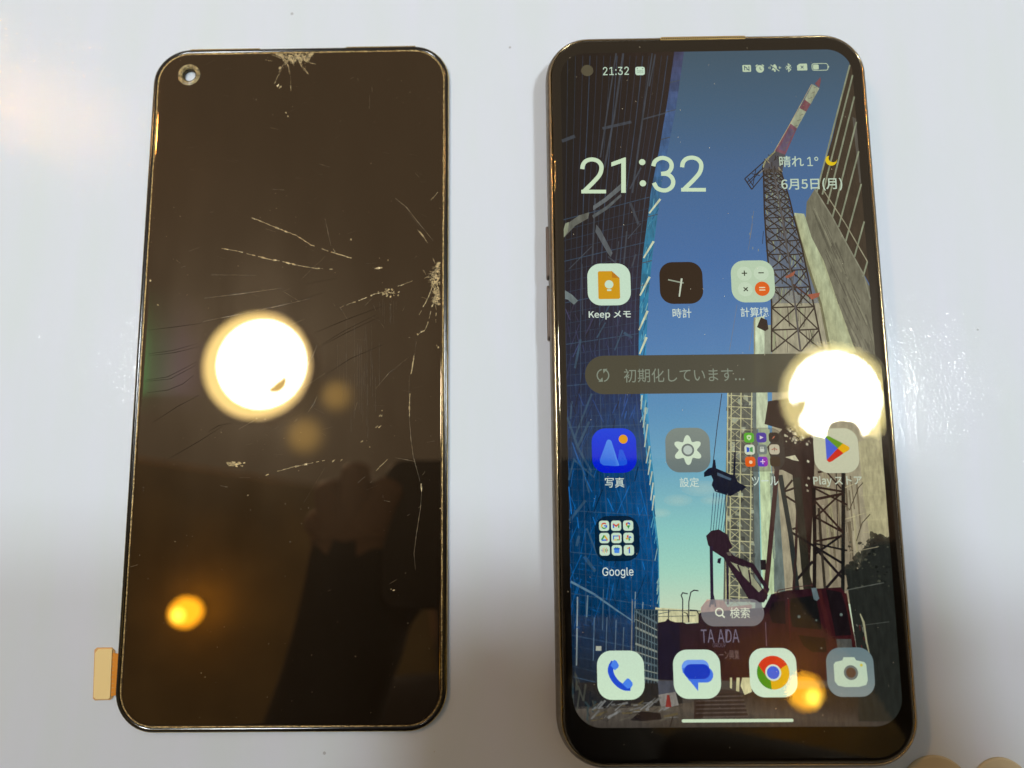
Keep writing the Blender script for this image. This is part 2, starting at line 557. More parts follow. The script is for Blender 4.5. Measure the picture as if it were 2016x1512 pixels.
# left: tall netted scaffold building in shade
dark_edge = [(1329, 92), (1314, 199), (1298, 294), (1281, 379), (1274, 439), (1266, 498), (1260, 578), (1258, 640), (1257, 695),
             (1261, 788), (1268, 860), (1278, 939), (1286, 1018), (1295, 1088), (1297, 1220), (1296, 1340), (1300, 1440)]
sky_edge = [(1348, 92), (1330, 219), (1312, 308), (1300, 379), (1294, 429), (1285, 498), (1277, 578), (1275, 620), (1272, 691),
            (1275, 788), (1279, 858), (1288, 949), (1290, 1018), (1297, 1075), (1299, 1220)]
bcol = [(90, (40, 31, 27)), (250, (37, 31, 32)), (450, (36, 32, 38)), (600, (40, 38, 54)), (700, (34, 42, 68)), (790, (24, 46, 84)),
        (880, (22, 58, 98)), (980, (16, 66, 112)), (1080, (14, 66, 112)), (1180, (14, 58, 98)), (1270, (16, 44, 74)), (1360, (24, 36, 48)), (1440, (28, 30, 34))]
def ex(edge, y):
    for (x0, y0), (x1, y1) in zip(edge, edge[1:]):
        if y0 <= y <= y1: return x0 + (x1 - x0) * (y - y0) / (y1 - y0)
    return edge[0][0] if y < edge[0][1] else edge[-1][0]
def shade(c, k): return tuple(max(0, min(255, q * k)) for q in c)
y = 96
while y < 1392:
    y2 = min(y + 14, 1392)
    for k in range(6):
        xa0 = 1098 + (ex(dark_edge, y) - 1098) * k / 6; xa1 = 1098 + (ex(dark_edge, y) - 1098) * (k + 1) / 6
        xb0 = 1098 + (ex(dark_edge, y2) - 1098) * k / 6; xb1 = 1098 + (ex(dark_edge, y2) - 1098) * (k + 1) / 6
        g = 0.80 + 0.07 * k
        wp([(xb0, y2), (xb1, y2), (xa1, y), (xa0, y)], shade(interp(bcol, (y + y2) / 2), g), 2)
    y = y2
scol = [(90, (66, 66, 92)), (200, (66, 88, 128)), (330, (62, 98, 140)), (430, (52, 116, 146)), (560, (42, 118, 150)), (700, (52, 128, 172)), (860, (56, 140, 180)), (1080, (60, 140, 170))]
y = 96
while y < 1215:
    y2 = y + 12
    wp([(ex(dark_edge, y2), y2), (ex(sky_edge, y2), y2), (ex(sky_edge, y), y), (ex(dark_edge, y), y)], shade(interp(scol, y), rnd.uniform(0.95, 1.05)), 2)
    y = y2
def wl(pts, w, c, layer=4, a=1.0):
    q = [U(*p) for p in pts]
    q = [(min(max(p[0], SX0), SX1), min(max(p[1], SY0), SY1)) for p in q]
    W.ribbon(q, [k * 0.000111 for k in w] if isinstance(w, (list, tuple)) else w * 0.000111, c, layer, a)
# floor slabs seen edge on along the strip
for y0 in (160, 218, 272, 424, 515, 560):
    wl([(ex(dark_edge, y0) - 1, y0 + 3), (ex(sky_edge, y0), y0 - 2)], 2, (70, 80, 92), 5)
for (a, b) in (((1300, 392), (1278, 420)), ((1287, 475), (1267, 508)), ((1279, 545), (1260, 582)), ((1275, 612), (1258, 650)), ((1273, 664), (1259, 697)),
               ((1264, 778), (1262, 806)), ((1272, 802), (1266, 842)), ((1275, 835), (1269, 880)), ((1279, 878), (1272, 912)), ((1281, 905), (1276, 935)), ((1284, 928), (1279, 955)), ((1286, 950), (1281, 985)), ((1288, 975), (1284, 1005))):
    wl([a, b], [4.5, 3] if a[1] < 700 else [3, 2], (200, 208, 176), 6, 1.0 if a[1] < 700 else 0.75)
    wl([(a[0] - 3, a[1] + 18), (b[0] + 6, b[1] + 12)], 2, (38, 92, 130), 5)
for k in range(60):
    y0 = rnd.uniform(330, 1180); x0 = rnd.uniform(ex(dark_edge, y0), ex(sky_edge, y0))
    wl([(x0, y0), (x0 - rnd.uniform(1, 5), y0 + rnd.uniform(8, 26))], rnd.uniform(0.8, 1.8), rnd.choice([(30, 84, 118), (90, 165, 185), (150, 190, 180)]), 5, 0.8)
# standards and braces in the upper part
G = (82, 90, 100)
for pts, w in (([(1213, 105), (1200, 190), (1182, 310)], 3), ([(1227, 105), (1209, 230), (1190, 330)], 4), ([(1284, 105), (1270, 200), (1256, 300), (1245, 380)], 3),
               ([(1290, 107), (1278, 170)], 3), ([(1186, 253), (1243, 240)], 6), ([(1104, 278), (1132, 268)], 7), ([(1265, 235), (1312, 222)], 3),
               ([(1172, 390), (1166, 520)], 3), ([(1240, 372), (1262, 330)], 3), ([(1241, 400), (1257, 442)], 5), ([(1262, 440), (1236, 470)], 2), ([(1120, 530), (1165, 485)], 2),
               ([(1215, 520), (1197, 505)], 3), ([(1146, 520), (1147, 620)], 2), ([(1218, 475), (1212, 520)], 2), ([(1234, 455), (1228, 520)], 3), ([(1252, 500), (1244, 525)], 3)):
    wl(pts, w, (72, 80, 90), 4, 0.6)
wp([(1168, 405), (1190, 390), (1222, 362), (1222, 374), (1195, 396), (1168, 414)], (96, 102, 104), 4)
wp([(1166, 424), (1195, 405), (1222, 382), (1224, 386), (1196, 412), (1168, 430)], (84, 90, 92), 4)
wp([(1113, 443), (1140, 424), (1160, 418), (1158, 430), (1133, 444), (1112, 466)], (98, 100, 92), 4)
wp([(1113, 440), (1120, 437), (1118, 456), (1110, 468), (1108, 458)], (132, 138, 116), 5)
wp([(1174, 442), (1182, 452), (1206, 498), (1202, 506), (1196, 498), (1172, 456)], (86, 92, 96), 4)
wp([(1110, 570), (1126, 580), (1138, 592), (1130, 600), (1118, 590), (1110, 588)], (104, 116, 116), 4)
# netting: a fine grid that recedes with the facade
for k in range(1, 17):
    f_ = (k / 17) ** 0.9
    ys_ = [110 + 70 * q for q in range(17)]
    wl([(1100 + (ex(dark_edge, q) - 1100) * f_, q) for q in ys_], 1.0 if k % 4 else 1.8, (70, 92, 116), 3, 0.28 if k % 4 else 0.4)
for k in range(46):
    yl = 420 + k * 21; sl = (yl - 900) / 900 * 60
    wl([(1104, yl - sl * 0.4), (ex(dark_edge, min(yl + sl, 1380)) - 1, yl + sl)], 0.9 if k % 4 else 1.7, (70, 100, 126), 3, 0.26 if k % 4 else 0.4)
# netting: braces and folds in the blue part
for k in range(190):
    y0 = rnd.uniform(590, 1200); x0 = rnd.uniform(1108, ex(dark_edge, y0) - 8)
    s = rnd.choice([-1, -1, 1]); l = rnd.uniform(14, 60)
    x1 = x0 + s * l * rnd.uniform(0.1, 0.5)
    y1 = y0 + l
    if x1 > ex(dark_edge, y1) - 3 or x1 < 1104: continue
    base = interp(bcol, y0)
    c = shade(base, rnd.uniform(1.3, 1.9)) if rnd.random() < 0.6 else shade(base, rnd.uniform(0.5, 0.8))
    wl([(x0, y0), (x1, y1)], rnd.uniform(0.7, 2.4), c, 4, rnd.uniform(0.35, 0.8))
for pts, w in (([(1115, 822), (1137, 880)], 5), ([(1160, 830), (1137, 880)], 5), ([(1118, 945), (1130, 905), (1170, 940)], 4), ([(1137, 880), (1165, 930)], 5), ([(1120, 1025), (1153, 985)], 6),
               ([(1142, 905), (1160, 970)], 4), ([(1165, 775), (1130, 865)], 4), ([(1180, 640), (1200, 600)], 3), ([(1175, 665), (1192, 635)], 3), ([(1210, 690), (1226, 650)], 3),
               ([(1245, 665), (1228, 655)], 6), ([(1143, 668), (1132, 725)], 5), ([(1126, 790), (1123, 825)], 4), ([(1155, 1040), (1175, 1090)], 4), ([(1150, 1095), (1172, 1125)], 7), ([(1140, 1055), (1135, 1075)], 6)):
    wl(pts, w * 0.85, (66, 96, 118), 4, 0.5)
# the long ramp and lower standards
wl([(1120, 1145), (1170, 1170), (1215, 1202), (1245, 1222)], [4, 4, 3, 2], (96, 128, 148), 5, 0.8)
for x, y0, y1, w, c in ((1137, 1175, 1310, 3, (150, 165, 165)), (1170, 1215, 1300, 2, (92, 120, 140)), (1188, 1160, 1240, 2, (84, 112, 132)), (1195, 1215, 1285, 2, (92, 118, 138)),
                        (1213, 1220, 1285, 2, (100, 122, 138)), (1228, 1235, 1285, 2, (96, 118, 132)), (1245, 1180, 1285, 2.5, (140, 140, 130)), (1251, 1165, 1225, 2, (140, 160, 160)), (1266, 1185, 1210, 2, (140, 160, 160)), (1157, 1172, 1215, 3, (110, 135, 145))):
    wl([(x, y0), (x - 2, y1)], w * 0.85, c, 5, 0.65)
for k in range(60):
    x0, y0 = rnd.uniform(1125, 1245), rnd.uniform(1090, 1260)
    wl([(x0, y0), (x0 + rnd.uniform(2, 14), y0 + rnd.uniform(0, 5))], rnd.uniform(1, 4), shade(interp(bcol, y0), rnd.uniform(1.2, 1.7)), 5, 0.4)
wp([(1173, 1272), (1184, 1272), (1184, 1281), (1173, 1281)], (160, 165, 150), 5)
# scaffold stair at the foot of the building
wp([(1249, 1198), (1296, 1200), (1296, 1345), (1249, 1345)], (30, 46, 58), 5)
for k in range(9):
    wl([(1251, 1203 + k * 16), (1296, 1228 + k * 14)], 2 if k % 2 else 3.5, (140, 148, 138) if k % 3 else (90, 110, 118), 6, 0.8)
for k in range(8):
    wl([(1253 + k * 6, 1200), (1252 + k * 6, 1345)], 1.5, (96, 116, 122), 6, 0.7)

# right: far office block, dark, with pale mullions
wp([(1675, 92), (1672, 129), (1638, 274), (1616, 350), (1604, 378), (1640, 430), (1720, 575), (1760, 575), (1720, 92)], (64, 54, 43), 2)
for a, b in (((1673, 128), (1608, 378)), ((1679, 148), (1619, 383)), ((1685, 190), (1629, 402)), ((1688, 240), (1639, 427)), ((1692, 298), (1651, 447)), ((1697, 362), (1665, 475)), ((1704, 436), (1682, 506)), ((1709, 515), (1699, 545))):
    wl([a, b], 3.2, (134, 140, 116), 4)
wp([(1678, 230), (1690, 236), (1697, 360), (1692, 360)], (88, 84, 76), 3)
wl([(1622, 376), (1664, 440), (1709, 515)], 2.2, (150, 146, 120), 5)
# netted concrete mass below it
wp([(1588, 398), (1604, 372), (1640, 430), (1664, 475), (1700, 540), (1725, 590), (1760, 760), (1700, 760), (1684, 690), (1650, 597), (1622, 514), (1598, 468), (1586, 429)], (112, 110, 92), 3)
for k in range(70):
    t = rnd.random(); y0 = 400 + t * 330
    x0 = rnd.uniform(1592 + t * 90, 1610 + t * 150)
    l = rnd.uniform(20, 70)
    wl([(x0, y0), (x0 + l * 0.45, y0 + l)], rnd.uniform(1, 3.4), rnd.choice([(76, 75, 62), (90, 88, 74), (146, 144, 120), (66, 62, 54)]), 4, 0.5)
wl([(1604, 372), (1640, 430), (1664, 475), (1700, 540), (1725, 590)], 2.5, (132, 132, 112), 5)
# pale lift shaft
wp([(1564, 419), (1583, 421), (1586, 429), (1598, 468), (1622, 514), (1650, 597), (1684, 690), (1700, 760), (1640, 760), (1628, 669), (1614, 597), (1590, 528), (1574, 468), (1564, 427)],
   [(176, 186, 150)] * 4 + [(166, 170, 132)] * 10, 4)
wl([(1563, 425), (1574, 468), (1592, 528), (1616, 600), (1636, 700)], 5, (112, 110, 80), 5)
wp([(1519, 560), (1614, 590), (1636, 690), (1640, 760), (1519, 760)], (158, 153, 128), 2)
wp([(1505, 330), (1537, 336), (1560, 430), (1614, 597), (1519, 597), (1509, 479)], (112, 108, 88), 2, 0.62)
# white column left of the mast
wp([(1487, 625), (1505, 622), (1505, 760), (1486, 760)], (196, 210, 178), 3)
wp([(1505, 640), (1518, 640), (1519, 760), (1505, 760)], (146, 150, 128), 3)
wp([(1484, 625), (1488, 625), (1487, 760), (1484, 760)], (150, 150, 120), 3)
wp([(1498, 625), (1510, 630), (1513, 648), (1506, 652), (1490, 644)], (48, 34, 30), 6)
# below the notice: building behind the crane
wp([(1520, 770), (1760, 770), (1790, 1180), (1520, 1200)], (158, 150, 124), 2)
wp([(1600, 900), (1660, 900), (1690, 1180), (1600, 1180)], (138, 128, 106), 3)
for k in range(26):
    x0 = rnd.uniform(1602, 1690); y0 = rnd.uniform(890, 1050)
    wl([(x0, y0), (x0 + 8, y0 + rnd.uniform(50, 120))], rnd.uniform(1, 4), rnd.choice([(96, 86, 66), (110, 100, 78), (166, 160, 122)]), 4, 0.7)
wp([(1690, 870), (1740, 850), (1750, 1075), (1715, 1070), (1700, 980)], (168, 162, 126), 4)
for k in range(8):
    wl([(1692 + k, 880 + k * 24), (1746, 872 + k * 25)], 1.2, (190, 184, 140), 5, 0.7)
# grey and white piers
wp([(1481, 772), (1490, 772), (1500, 1200), (1487, 1200)], (104, 116, 112), 3)
wp([(1489, 772), (1511, 772), (1512, 845), (1489, 845)], (188, 200, 166), 4)
wp([(1493, 845), (1515, 845), (1527, 1100), (1500, 1102)], (192, 210, 166), 4)
wp([(1515, 930), (1530, 935), (1546, 1165), (1524, 1165)], (104, 116, 110), 4)
wp([(1500, 1100), (1524, 1100), (1524, 1170), (1503, 1170)], (186, 206, 162), 4)
wp([(1497, 1102), (1508, 1102), (1508, 1122), (1498, 1122)], (34, 28, 30), 6)
# lattice of pale scaffold tubes
wp([(1432, 772), (1482, 772), (1488, 1185), (1424, 1185)], (92, 94, 84), 2)
for k in range(60):
    x0, y0 = rnd.uniform(1430, 1482), rnd.uniform(775, 1180)
    wp([(x0, y0), (x0 + rnd.uniform(4, 14), y0 + 1), (x0 + rnd.uniform(4, 12), y0 + rnd.uniform(5, 16)), (x0 - 1, y0 + 8)], rnd.choice([(60, 60, 56), (130, 136, 124), (168, 176, 150), (70, 74, 72)]), 3, 0.75)
for x in (1433, 1440, 1459, 1480):
    wl([(x, 772), (x - 4, 1185)], 2.2, (186, 184, 140), 5)
for k in range(19):
    yb = 778 + k * 22
    wl([(1431, yb), (1482, yb + 3)], 1.8, (182, 180, 140), 5)
    wl([(1433, yb), (1459, yb + 20)], 1.2, (170, 168, 130), 5)
    wl([(1459, yb), (1436, yb + 20)], 1.2, (170, 168, 130), 5)
    wl([(1460, yb + 2), (1482, yb + 20)], 1.1, (160, 158, 124), 5)

# ---- tower crane mast
ml = [(1503, 336), (1505, 419), (1509, 479), (1512, 514), (1519, 597), (1519, 693)]
mr_ = [(1537, 336), (1555, 395), (1563, 429), (1579, 488), (1598, 582), (1604, 610), (1621, 693)]
mc = [(1521, 326), (1539, 423), (1551, 498), (1565, 597), (1576, 693)]
DK = (52, 42, 36)
for e, w in ((ml, 3.2), (mr_, 3.2), (mc, 3.6)):
    wl(e, w, DK if e is not mc else (88, 84, 82), 8)
y, h = 336, 9
while y < 690:
    y2 = min(y + h, 693)
    for A, B in ((ml, mc), (mc, mr_)):
        a0, a1, b0, b1 = ex(A, y), ex(A, y2), ex(B, y), ex(B, y2)
        w = 2.1 + (y - 336) / 360 * 0.9
        wl([(a0, y), (b1, y2)], w, DK, 7); wl([(b0, y), (a1, y2)], w, DK, 7)
        wl([(a0, y), (b0, y - 2)], w, DK, 7)
        if y < 560:
            wl([(a0, y + h / 2), ((b0 + a0) / 2, y2 + h * 0.4)], w * 0.8, shade(DK, 1.2), 7); wl([(b0, y + h / 2), ((b0 + a0) / 2, y - h * 0.4)], w * 0.8, shade(DK, 1.2), 7)
        for k in range(6):
            xx = rnd.uniform(min(a0, b0), max(a0, b0))
            wl([(xx, y), (xx + rnd.uniform(-5, 5), y + h * rnd.uniform(0.3, 0.9))], rnd.uniform(0.8, 1.8), rnd.choice([DK, (150, 160, 120), (96, 88, 72)]), 6, 0.8)
    y, h = y2, h * 1.13
wp([(1545, 545), (1566, 533), (1562, 543), (1550, 548)], (150, 88, 66), 9)
wp([(1590, 580), (1614, 576), (1612, 584), (1598, 590)], (158, 90, 68), 9)
wl([(1562, 560), (1600, 590)], 3, (74, 48, 40), 8)
# jib, red and white
LB = (120, 76, 82); LW = (154, 160, 134)
wp([(1615, 152), (1604, 165), (1613, 173), (1616, 158)], LB, 8)
wp([(1600, 166), (1613, 174), (1596, 205), (1584, 196)], LW, 8)
wp([(1584, 196), (1596, 205), (1587, 220), (1574, 213)], LB, 8)
wp([(1574, 213), (1587, 220), (1569, 253), (1556, 243)], LW, 8)
wp([(1556, 243), (1569, 253), (1546, 305), (1525, 297)], (116, 78, 90), 8)
wp([(1555, 252), (1564, 258), (1545, 298), (1533, 294)], (98, 84, 106), 9)
for k in range(12):
    t = k / 11
    x, y = 1610 - t * 62, 170 + t * 120
    wl([(x, y), (x - 7, y + 3)], 1.2, (110, 104, 90), 10, 0.8)
wl([(1598, 166), (1556, 243), (1525, 297)], 1.3, (176, 160, 120), 10)
wp([(1525, 297), (1546, 305), (1540, 340), (1503, 340), (1502, 322)], (82, 74, 66), 7, 0.85)
for k in range(26):
    x0, y0 = rnd.uniform(1503, 1538), rnd.uniform(300, 340)
    wl([(x0, y0), (x0 + rnd.uniform(-9, 9), y0 + rnd.uniform(4, 10))], 1.6, rnd.choice([DK, DK, (150, 140, 110)]), 8)
for pts, w in (([(1526, 297), (1500, 322), (1466, 352)], 2.2), ([(1503, 330), (1470, 360)], 2), ([(1503, 345), (1480, 373)], 2), ([(1466, 352), (1480, 373)], 2.5), ([(1472, 350), (1484, 368)], 1.8),
               ([(1480, 342), (1496, 346)], 1.6), ([(1488, 334), (1482, 365)], 1.6), ([(1475, 362), (1498, 335)], 1.6), ([(1501, 326), (1503, 345)], 2.4)):
    wl(pts, w, (46, 40, 40), 8)
wl([(1526, 298), (1507, 316), (1502, 330)], 3, (150, 150, 112), 8)
# hoist ropes
for pts in ([(1484, 415), (1476, 470)], [(1482, 440), (1473, 492)], [(1451, 600), (1447, 625), (1436, 692)], [(1485, 625), (1475, 690)]):
    wl(pts, 0.9, (126, 122, 112), 6, 0.7)
for p in ((1481, 425), (1476, 458), (1482, 486), (1493, 490)):
    wl([p, (p[0], p[1] + 5)], 2, (130, 140, 130), 6, 0.7)
wl([(1503, 455), (1501, 480)], 1.2, (44, 52, 66), 6)
wl([(1421, 775), (1412, 840), (1404, 910)], 1.5, (40, 46, 60), 7)

# ---- mass of the boom below the notice
DB = (48, 34, 30)
wp([(1512, 790), (1604, 775), (1606, 835), (1602, 950), (1601, 985), (1594, 1130), (1604, 1165), (1596, 1165), (1566, 1000), (1560, 935), (1540, 925), (1525, 925), (1510, 880), (1540, 845), (1505, 835)], DB, 6)
for k in range(34):
    x0, y0 = 1546 + rnd.uniform(-4, 46), rnd.uniform(835, 970)
    if x0 < 1585: y0 = rnd.uniform(835, 870)
    s = rnd.uniform(2, 5)
    wp([(x0, y0), (x0 + s, y0 + s * 0.6), (x0 + s * 0.7, y0 + s * 1.4), (x0 - s * 0.2, y0 + s)], rnd.choice([(190, 186, 158), (150, 140, 120)]), 7)
wp([(1546, 900), (1565, 896), (1573, 908), (1562, 906)], (196, 192, 160), 7)
wl([(1558, 820), (1606, 800)], 3, (88, 58, 50), 7)
SL = (44, 48, 46)
for pts, w, c in (([(1536, 935), (1556, 1050), (1570, 1165)], 9, SL), ([(1530, 920), (1522, 1010), (1512, 1120), (1505, 1180)], 9, (66, 44, 42)), ([(1660, 925), (1660, 1050), (1659, 1165)], 7, (30, 30, 28)),
                  ([(1602, 960), (1604, 1060), (1603, 1165)], 7, (34, 28, 26)), ([(1568, 940), (1580, 1060), (1590, 1165)], 15, (46, 44, 36)), ([(1570, 1000), (1566, 1100), (1562, 1165)], 5, (56, 40, 36)),
                  ([(1544, 965), (1560, 945)], 4, DB), ([(1544, 968), (1566, 960)], 4, DB), ([(1544, 975), (1568, 990)], 4, DB), ([(1600, 958), (1660, 968)], 4, DB), ([(1605, 983), (1660, 972)], 5, DB), ([(1604, 990), (1585, 1005)], 4, DB),
                  ([(1605, 962), (1668, 994)], 3.5, DB), ([(1604, 1020), (1655, 972)], 3.5, DB), ([(1586, 1008), (1660, 1048)], 4, DB), ([(1603, 985), (1658, 1046)], 4, DB), ([(1604, 1066), (1660, 1055)], 4, DB), ([(1560, 1042), (1592, 1030)], 4, DB),
                  ([(1558, 1048), (1660, 1110)], 4.5, (30, 26, 26)), ([(1606, 1090), (1660, 1052)], 4, (30, 26, 26)), ([(1604, 1070), (1668, 1084)], 3.5, (30, 26, 26)), ([(1570, 1140), (1600, 1105)], 5, (34, 28, 28)), ([(1606, 1080), (1660, 1140)], 5, (34, 28, 28)),
                  ([(1612, 1000), (1616, 1060), (1624, 1160)], 5, (54, 48, 40)), ([(1646, 925), (1650, 1080)], 2, (54, 46, 40)), ([(1620, 1165), (1660, 1120)], 5, (34, 28, 28)), ([(1610, 930), (1632, 925)], 4, DB), ([(1628, 930), (1656, 962)], 3, DB),
                  ([(1672, 1005), (1690, 960), (1699, 950)], 1.6, (60, 52, 40)), ([(1674, 1004), (1650, 985)], 1.6, (90, 82, 64)), ([(1686, 1065), (1697, 1030), (1713, 1012)], 1.6, (60, 52, 40)), ([(1664, 1022), (1717, 1006)], 1.4, (176, 168, 132)), ([(1664, 960), (1700, 945)], 1.4, (176, 168, 132)), ([(1662, 1090), (1730, 1076)], 1.4, (140, 134, 110))):
    wl(pts, w, c, 7)
# hook block
NV = (20, 22, 40)
wp([(1386, 930), (1395, 922), (1402, 920), (1404, 905), (1408, 905), (1410, 922), (1448, 938), (1459, 965), (1438, 977), (1408, 968), (1401, 955), (1404, 945), (1400, 936), (1386, 939)], NV, 7)
wp([(1412, 930), (1440, 942), (1438, 946), (1412, 936)], (70, 90, 110), 8)
wp([(1450, 948), (1470, 958), (1459, 968)], NV, 7)
wl([(1447, 890), (1445, 940)], 4, NV, 7); wl([(1448, 900), (1447, 850)], 1.2, NV, 7)
for k in range(6):
    wl([(1405 + k * 6, 970), (1399 + k * 5, 1046)], 1.2, (40, 66, 96), 6)
for p in ((1406, 966), (1411, 966), (1432, 973)):
    W.disc(*U(*p), 0.0001, (150, 160, 170), 8)
# fixed boom, maroon
MR = (47, 30, 40)
wp([(1390, 1055), (1400, 1045), (1415, 1042), (1432, 1052), (1442, 1078), (1434, 1083), (1475, 1125), (1512, 1172), (1504, 1186), (1478, 1186), (1424, 1098), (1404, 1085), (1394, 1073)], MR, 7)
wp([(1432, 1098), (1440, 1092), (1484, 1110), (1515, 1160), (1512, 1168), (1478, 1118), (1440, 1108)], MR, 8)
wp([(1438, 1106), (1470, 1118), (1500, 1160), (1494, 1166), (1452, 1122)], (150, 152, 124), 8)
wl([(1452, 1112), (1462, 1136)], 3, (47, 30, 40), 9); wl([(1474, 1122), (1478, 1150)], 3, (47, 30, 40), 9)
wp([(1430, 1088), (1438, 1086), (1440, 1094), (1434, 1094)], (110, 100, 90), 9)
wl([(1400, 1075), (1402, 1190)], 6, (44, 34, 54), 7)
wl([(1431, 1098), (1433, 1190)], 4, (44, 36, 52), 7)
wl([(1397, 1195), (1403, 1165), (1409, 1195)], 3, (44, 34, 54), 7)
wp([(1413, 1100), (1420, 1098), (1418, 1110), (1412, 1108)], (34, 28, 44), 8)
# pink far building and street lamps, tank on the crane
wp([(1380, 1196), (1392, 1180), (1425, 1182), (1432, 1195), (1480, 1190), (1480, 1240), (1380, 1240)], (196, 160, 140), 5)
wp([(1290, 1196), (1385, 1202), (1385, 1226), (1290, 1226)], (206, 204, 160), 4)
wl([(1250, 1200), (1380, 1203)], 1.4, (64, 84, 92), 6); wl([(1296, 1214), (1370, 1212)], 1.3, (96, 104, 96), 6); wl([(1280, 1212), (1320, 1204)], 1.3, (80, 96, 100), 6); wl([(1316, 1200), (1316, 1222)], 1.8, (52, 54, 62), 6)
wl([(1344, 1225), (1344, 1180), (1341, 1172), (1344, 1167), (1354, 1169)], 2.2, (58, 56, 62), 7)
wl([(1356, 1225), (1356, 1185), (1360, 1166), (1366, 1162), (1375, 1163)], 2.2, (58, 56, 62), 7)
wl([(1346, 1205), (1353, 1208), (1356, 1222)], 1.6, (48, 44, 52), 7); wl([(1358, 1201), (1372, 1202), (1376, 1210), (1376, 1225)], 2, (48, 40, 48), 7)
wp([(1294, 1226), (1310, 1223), (1314, 1218), (1320, 1222), (1330, 1225), (1345, 1225), (1352, 1228), (1375, 1226), (1377, 1206), (1505, 1196), (1518, 1170), (1550, 1162), (1655, 1156), (1664, 1168), (1676, 1220), (1688, 1300), (1690, 1340), (1340, 1340), (1295, 1338)],
   [(24, 20, 38)] * 6 + [(38, 25, 37)] * 4 + [(40, 24, 31)] * 2 + [(54, 25, 28)] * 2 + [(58, 26, 27)] * 3 + [(46, 24, 29), (26, 20, 38)], 8)
wp([(1294, 1227), (1338, 1227), (1340, 1339), (1295, 1338)], (22, 20, 40), 9)
BK = (26, 22, 26)
wp([(1520, 1186), (1545, 1182), (1547, 1229), (1520, 1226), (1514, 1206)], BK, 9)
wp([(1556, 1178), (1606, 1172), (1618, 1240), (1560, 1234), (1555, 1205)], (24, 24, 24), 9)
wp([(1626, 1160), (1656, 1166), (1664, 1190), (1678, 1250), (1645, 1252)], (28, 22, 24), 9)
wp([(1571, 1250), (1625, 1256), (1628, 1284), (1600, 1284), (1582, 1272)], (24, 18, 20), 9)
wl([(1612, 1160), (1634, 1250), (1640, 1290)], 8, (62, 29, 29), 10)
wl([(1664, 1168), (1682, 1270), (1686, 1300)], 5, (60, 29, 28), 10)
wl([(1552, 1180), (1556, 1260)], 3, (66, 24, 30), 10)
wp([(1597, 1158), (1607, 1157), (1613, 1178), (1608, 1183), (1602, 1180)], (96, 112, 116), 10)
wl([(1527, 1172), (1532, 1162), (1570, 1155), (1600, 1152)], 1.6, (70, 44, 44), 9)
for p, s in (((1573, 1214), 0.0003), ((1607, 1221), 0.0002), ((1617, 1276), 0.0002), ((1656, 1210), 0.0003)):
    W.disc(*U(*p), s, (96, 110, 104), 11)
wl([(1507, 1225), (1509, 1272)], 1.6, (96, 76, 88), 10)
wl([(1693, 1208), (1700, 1225), (1706, 1265), (1712, 1290)], [1.5, 4, 3, 1.5], (150, 150, 120), 10)
for k in range(14):
    x0, y0 = rnd.uniform(1680, 1705), rnd.uniform(1220, 1275)
    wl([(x0, y0), (x0 + 2, y0 + rnd.uniform(4, 12))], 1.2, rnd.choice([(120, 120, 110), (98, 36, 36), (40, 40, 40)]), 9)
wp([(1646, 1258), (1676, 1258), (1678, 1280), (1650, 1282)], (74, 74, 70), 10)
# trees and dark wall at the right foot
wp([(1700, 1090), (1714, 1062), (1735, 1056), (1755, 1068), (1790, 1300), (1790, 1420), (1690, 1420), (1690, 1300), (1672, 1180), (1664, 1120), (1690, 1120)], (38, 40, 36), 6)
for k in range(90):
    t = rnd.random()
    x0, y0 = (1664 + 50 * t, 1122 - 62 * t * t) if rnd.random() < .6 else (1714 + 40 * t, 1060 + 10 * t)
    x0 += rnd.uniform(-6, 6); y0 += rnd.uniform(-9, 8); q = rnd.uniform(3, 9)
    wp([(x0 + q * rnd.uniform(.5, 1.1) * math.cos(a_), y0 + q * rnd.uniform(.5, 1.1) * math.sin(a_)) for a_ in (0, 1, 2, 3, 4, 5)], rnd.choice([(38, 40, 36), (30, 30, 26), (46, 48, 40)]), 6, 0.85)
for k in range(60):
    x0, y0 = rnd.uniform(1668, 1750), rnd.uniform(1065, 1160)
    s = rnd.uniform(2, 6)
    wp([(x0, y0), (x0 + s, y0 + s * 0.4), (x0 + s * 0.6, y0 + s), (x0 - s * 0.3, y0 + s * 0.8)], rnd.choice([(24, 24, 20), (54, 56, 46), (80, 82, 68), (30, 32, 28)]), 7, 0.8)
wl([(1664, 1162), (1740, 1147)], 1.4, (92, 96, 88), 8); wl([(1690, 1232), (1750, 1224)], 1.2, (74, 78, 72), 8)
# ground, tracks and rubble
wp([(1098, 1392), (1300, 1390), (1420, 1375), (1500, 1360), (1800, 1345), (1810, 1445), (1098, 1445)], [(64, 58, 52), (84, 78, 70), (88, 80, 70), (66, 58, 50), (44, 34, 24), (40, 32, 22), (58, 54, 50)], 5)
wp([(1098, 1345), (1300, 1340), (1340, 1345), (1345, 1392), (1098, 1396)], (34, 34, 36), 5)
wp([(1295, 1340), (1340, 1340), (1330, 1370), (1297, 1372)], (70, 74, 84), 6)
wp([(1366, 1352), (1455, 1360), (1474, 1412), (1366, 1412)], (58, 48, 44), 6)
for k in range(12):
    wl([(1370, 1368 + k * 4), (1462 + k, 1366 + k * 4)], 1.4, (88, 80, 74) if k % 2 else (40, 32, 30), 7)
for p in (((1437, 1334), (1441, 1334), (1441, 1356), (1437, 1354)), ((1450, 1334), (1456, 1334), (1455, 1362), (1449, 1360)), ((1461, 1334), (1478, 1334), (1480, 1362), (1466, 1368), (1458, 1350))):
    wp(list(p), (204, 200, 152), 9)
wp([(1366, 1415), (1374, 1340), (1392, 1340), (1384, 1415)], (44, 32, 30), 7)
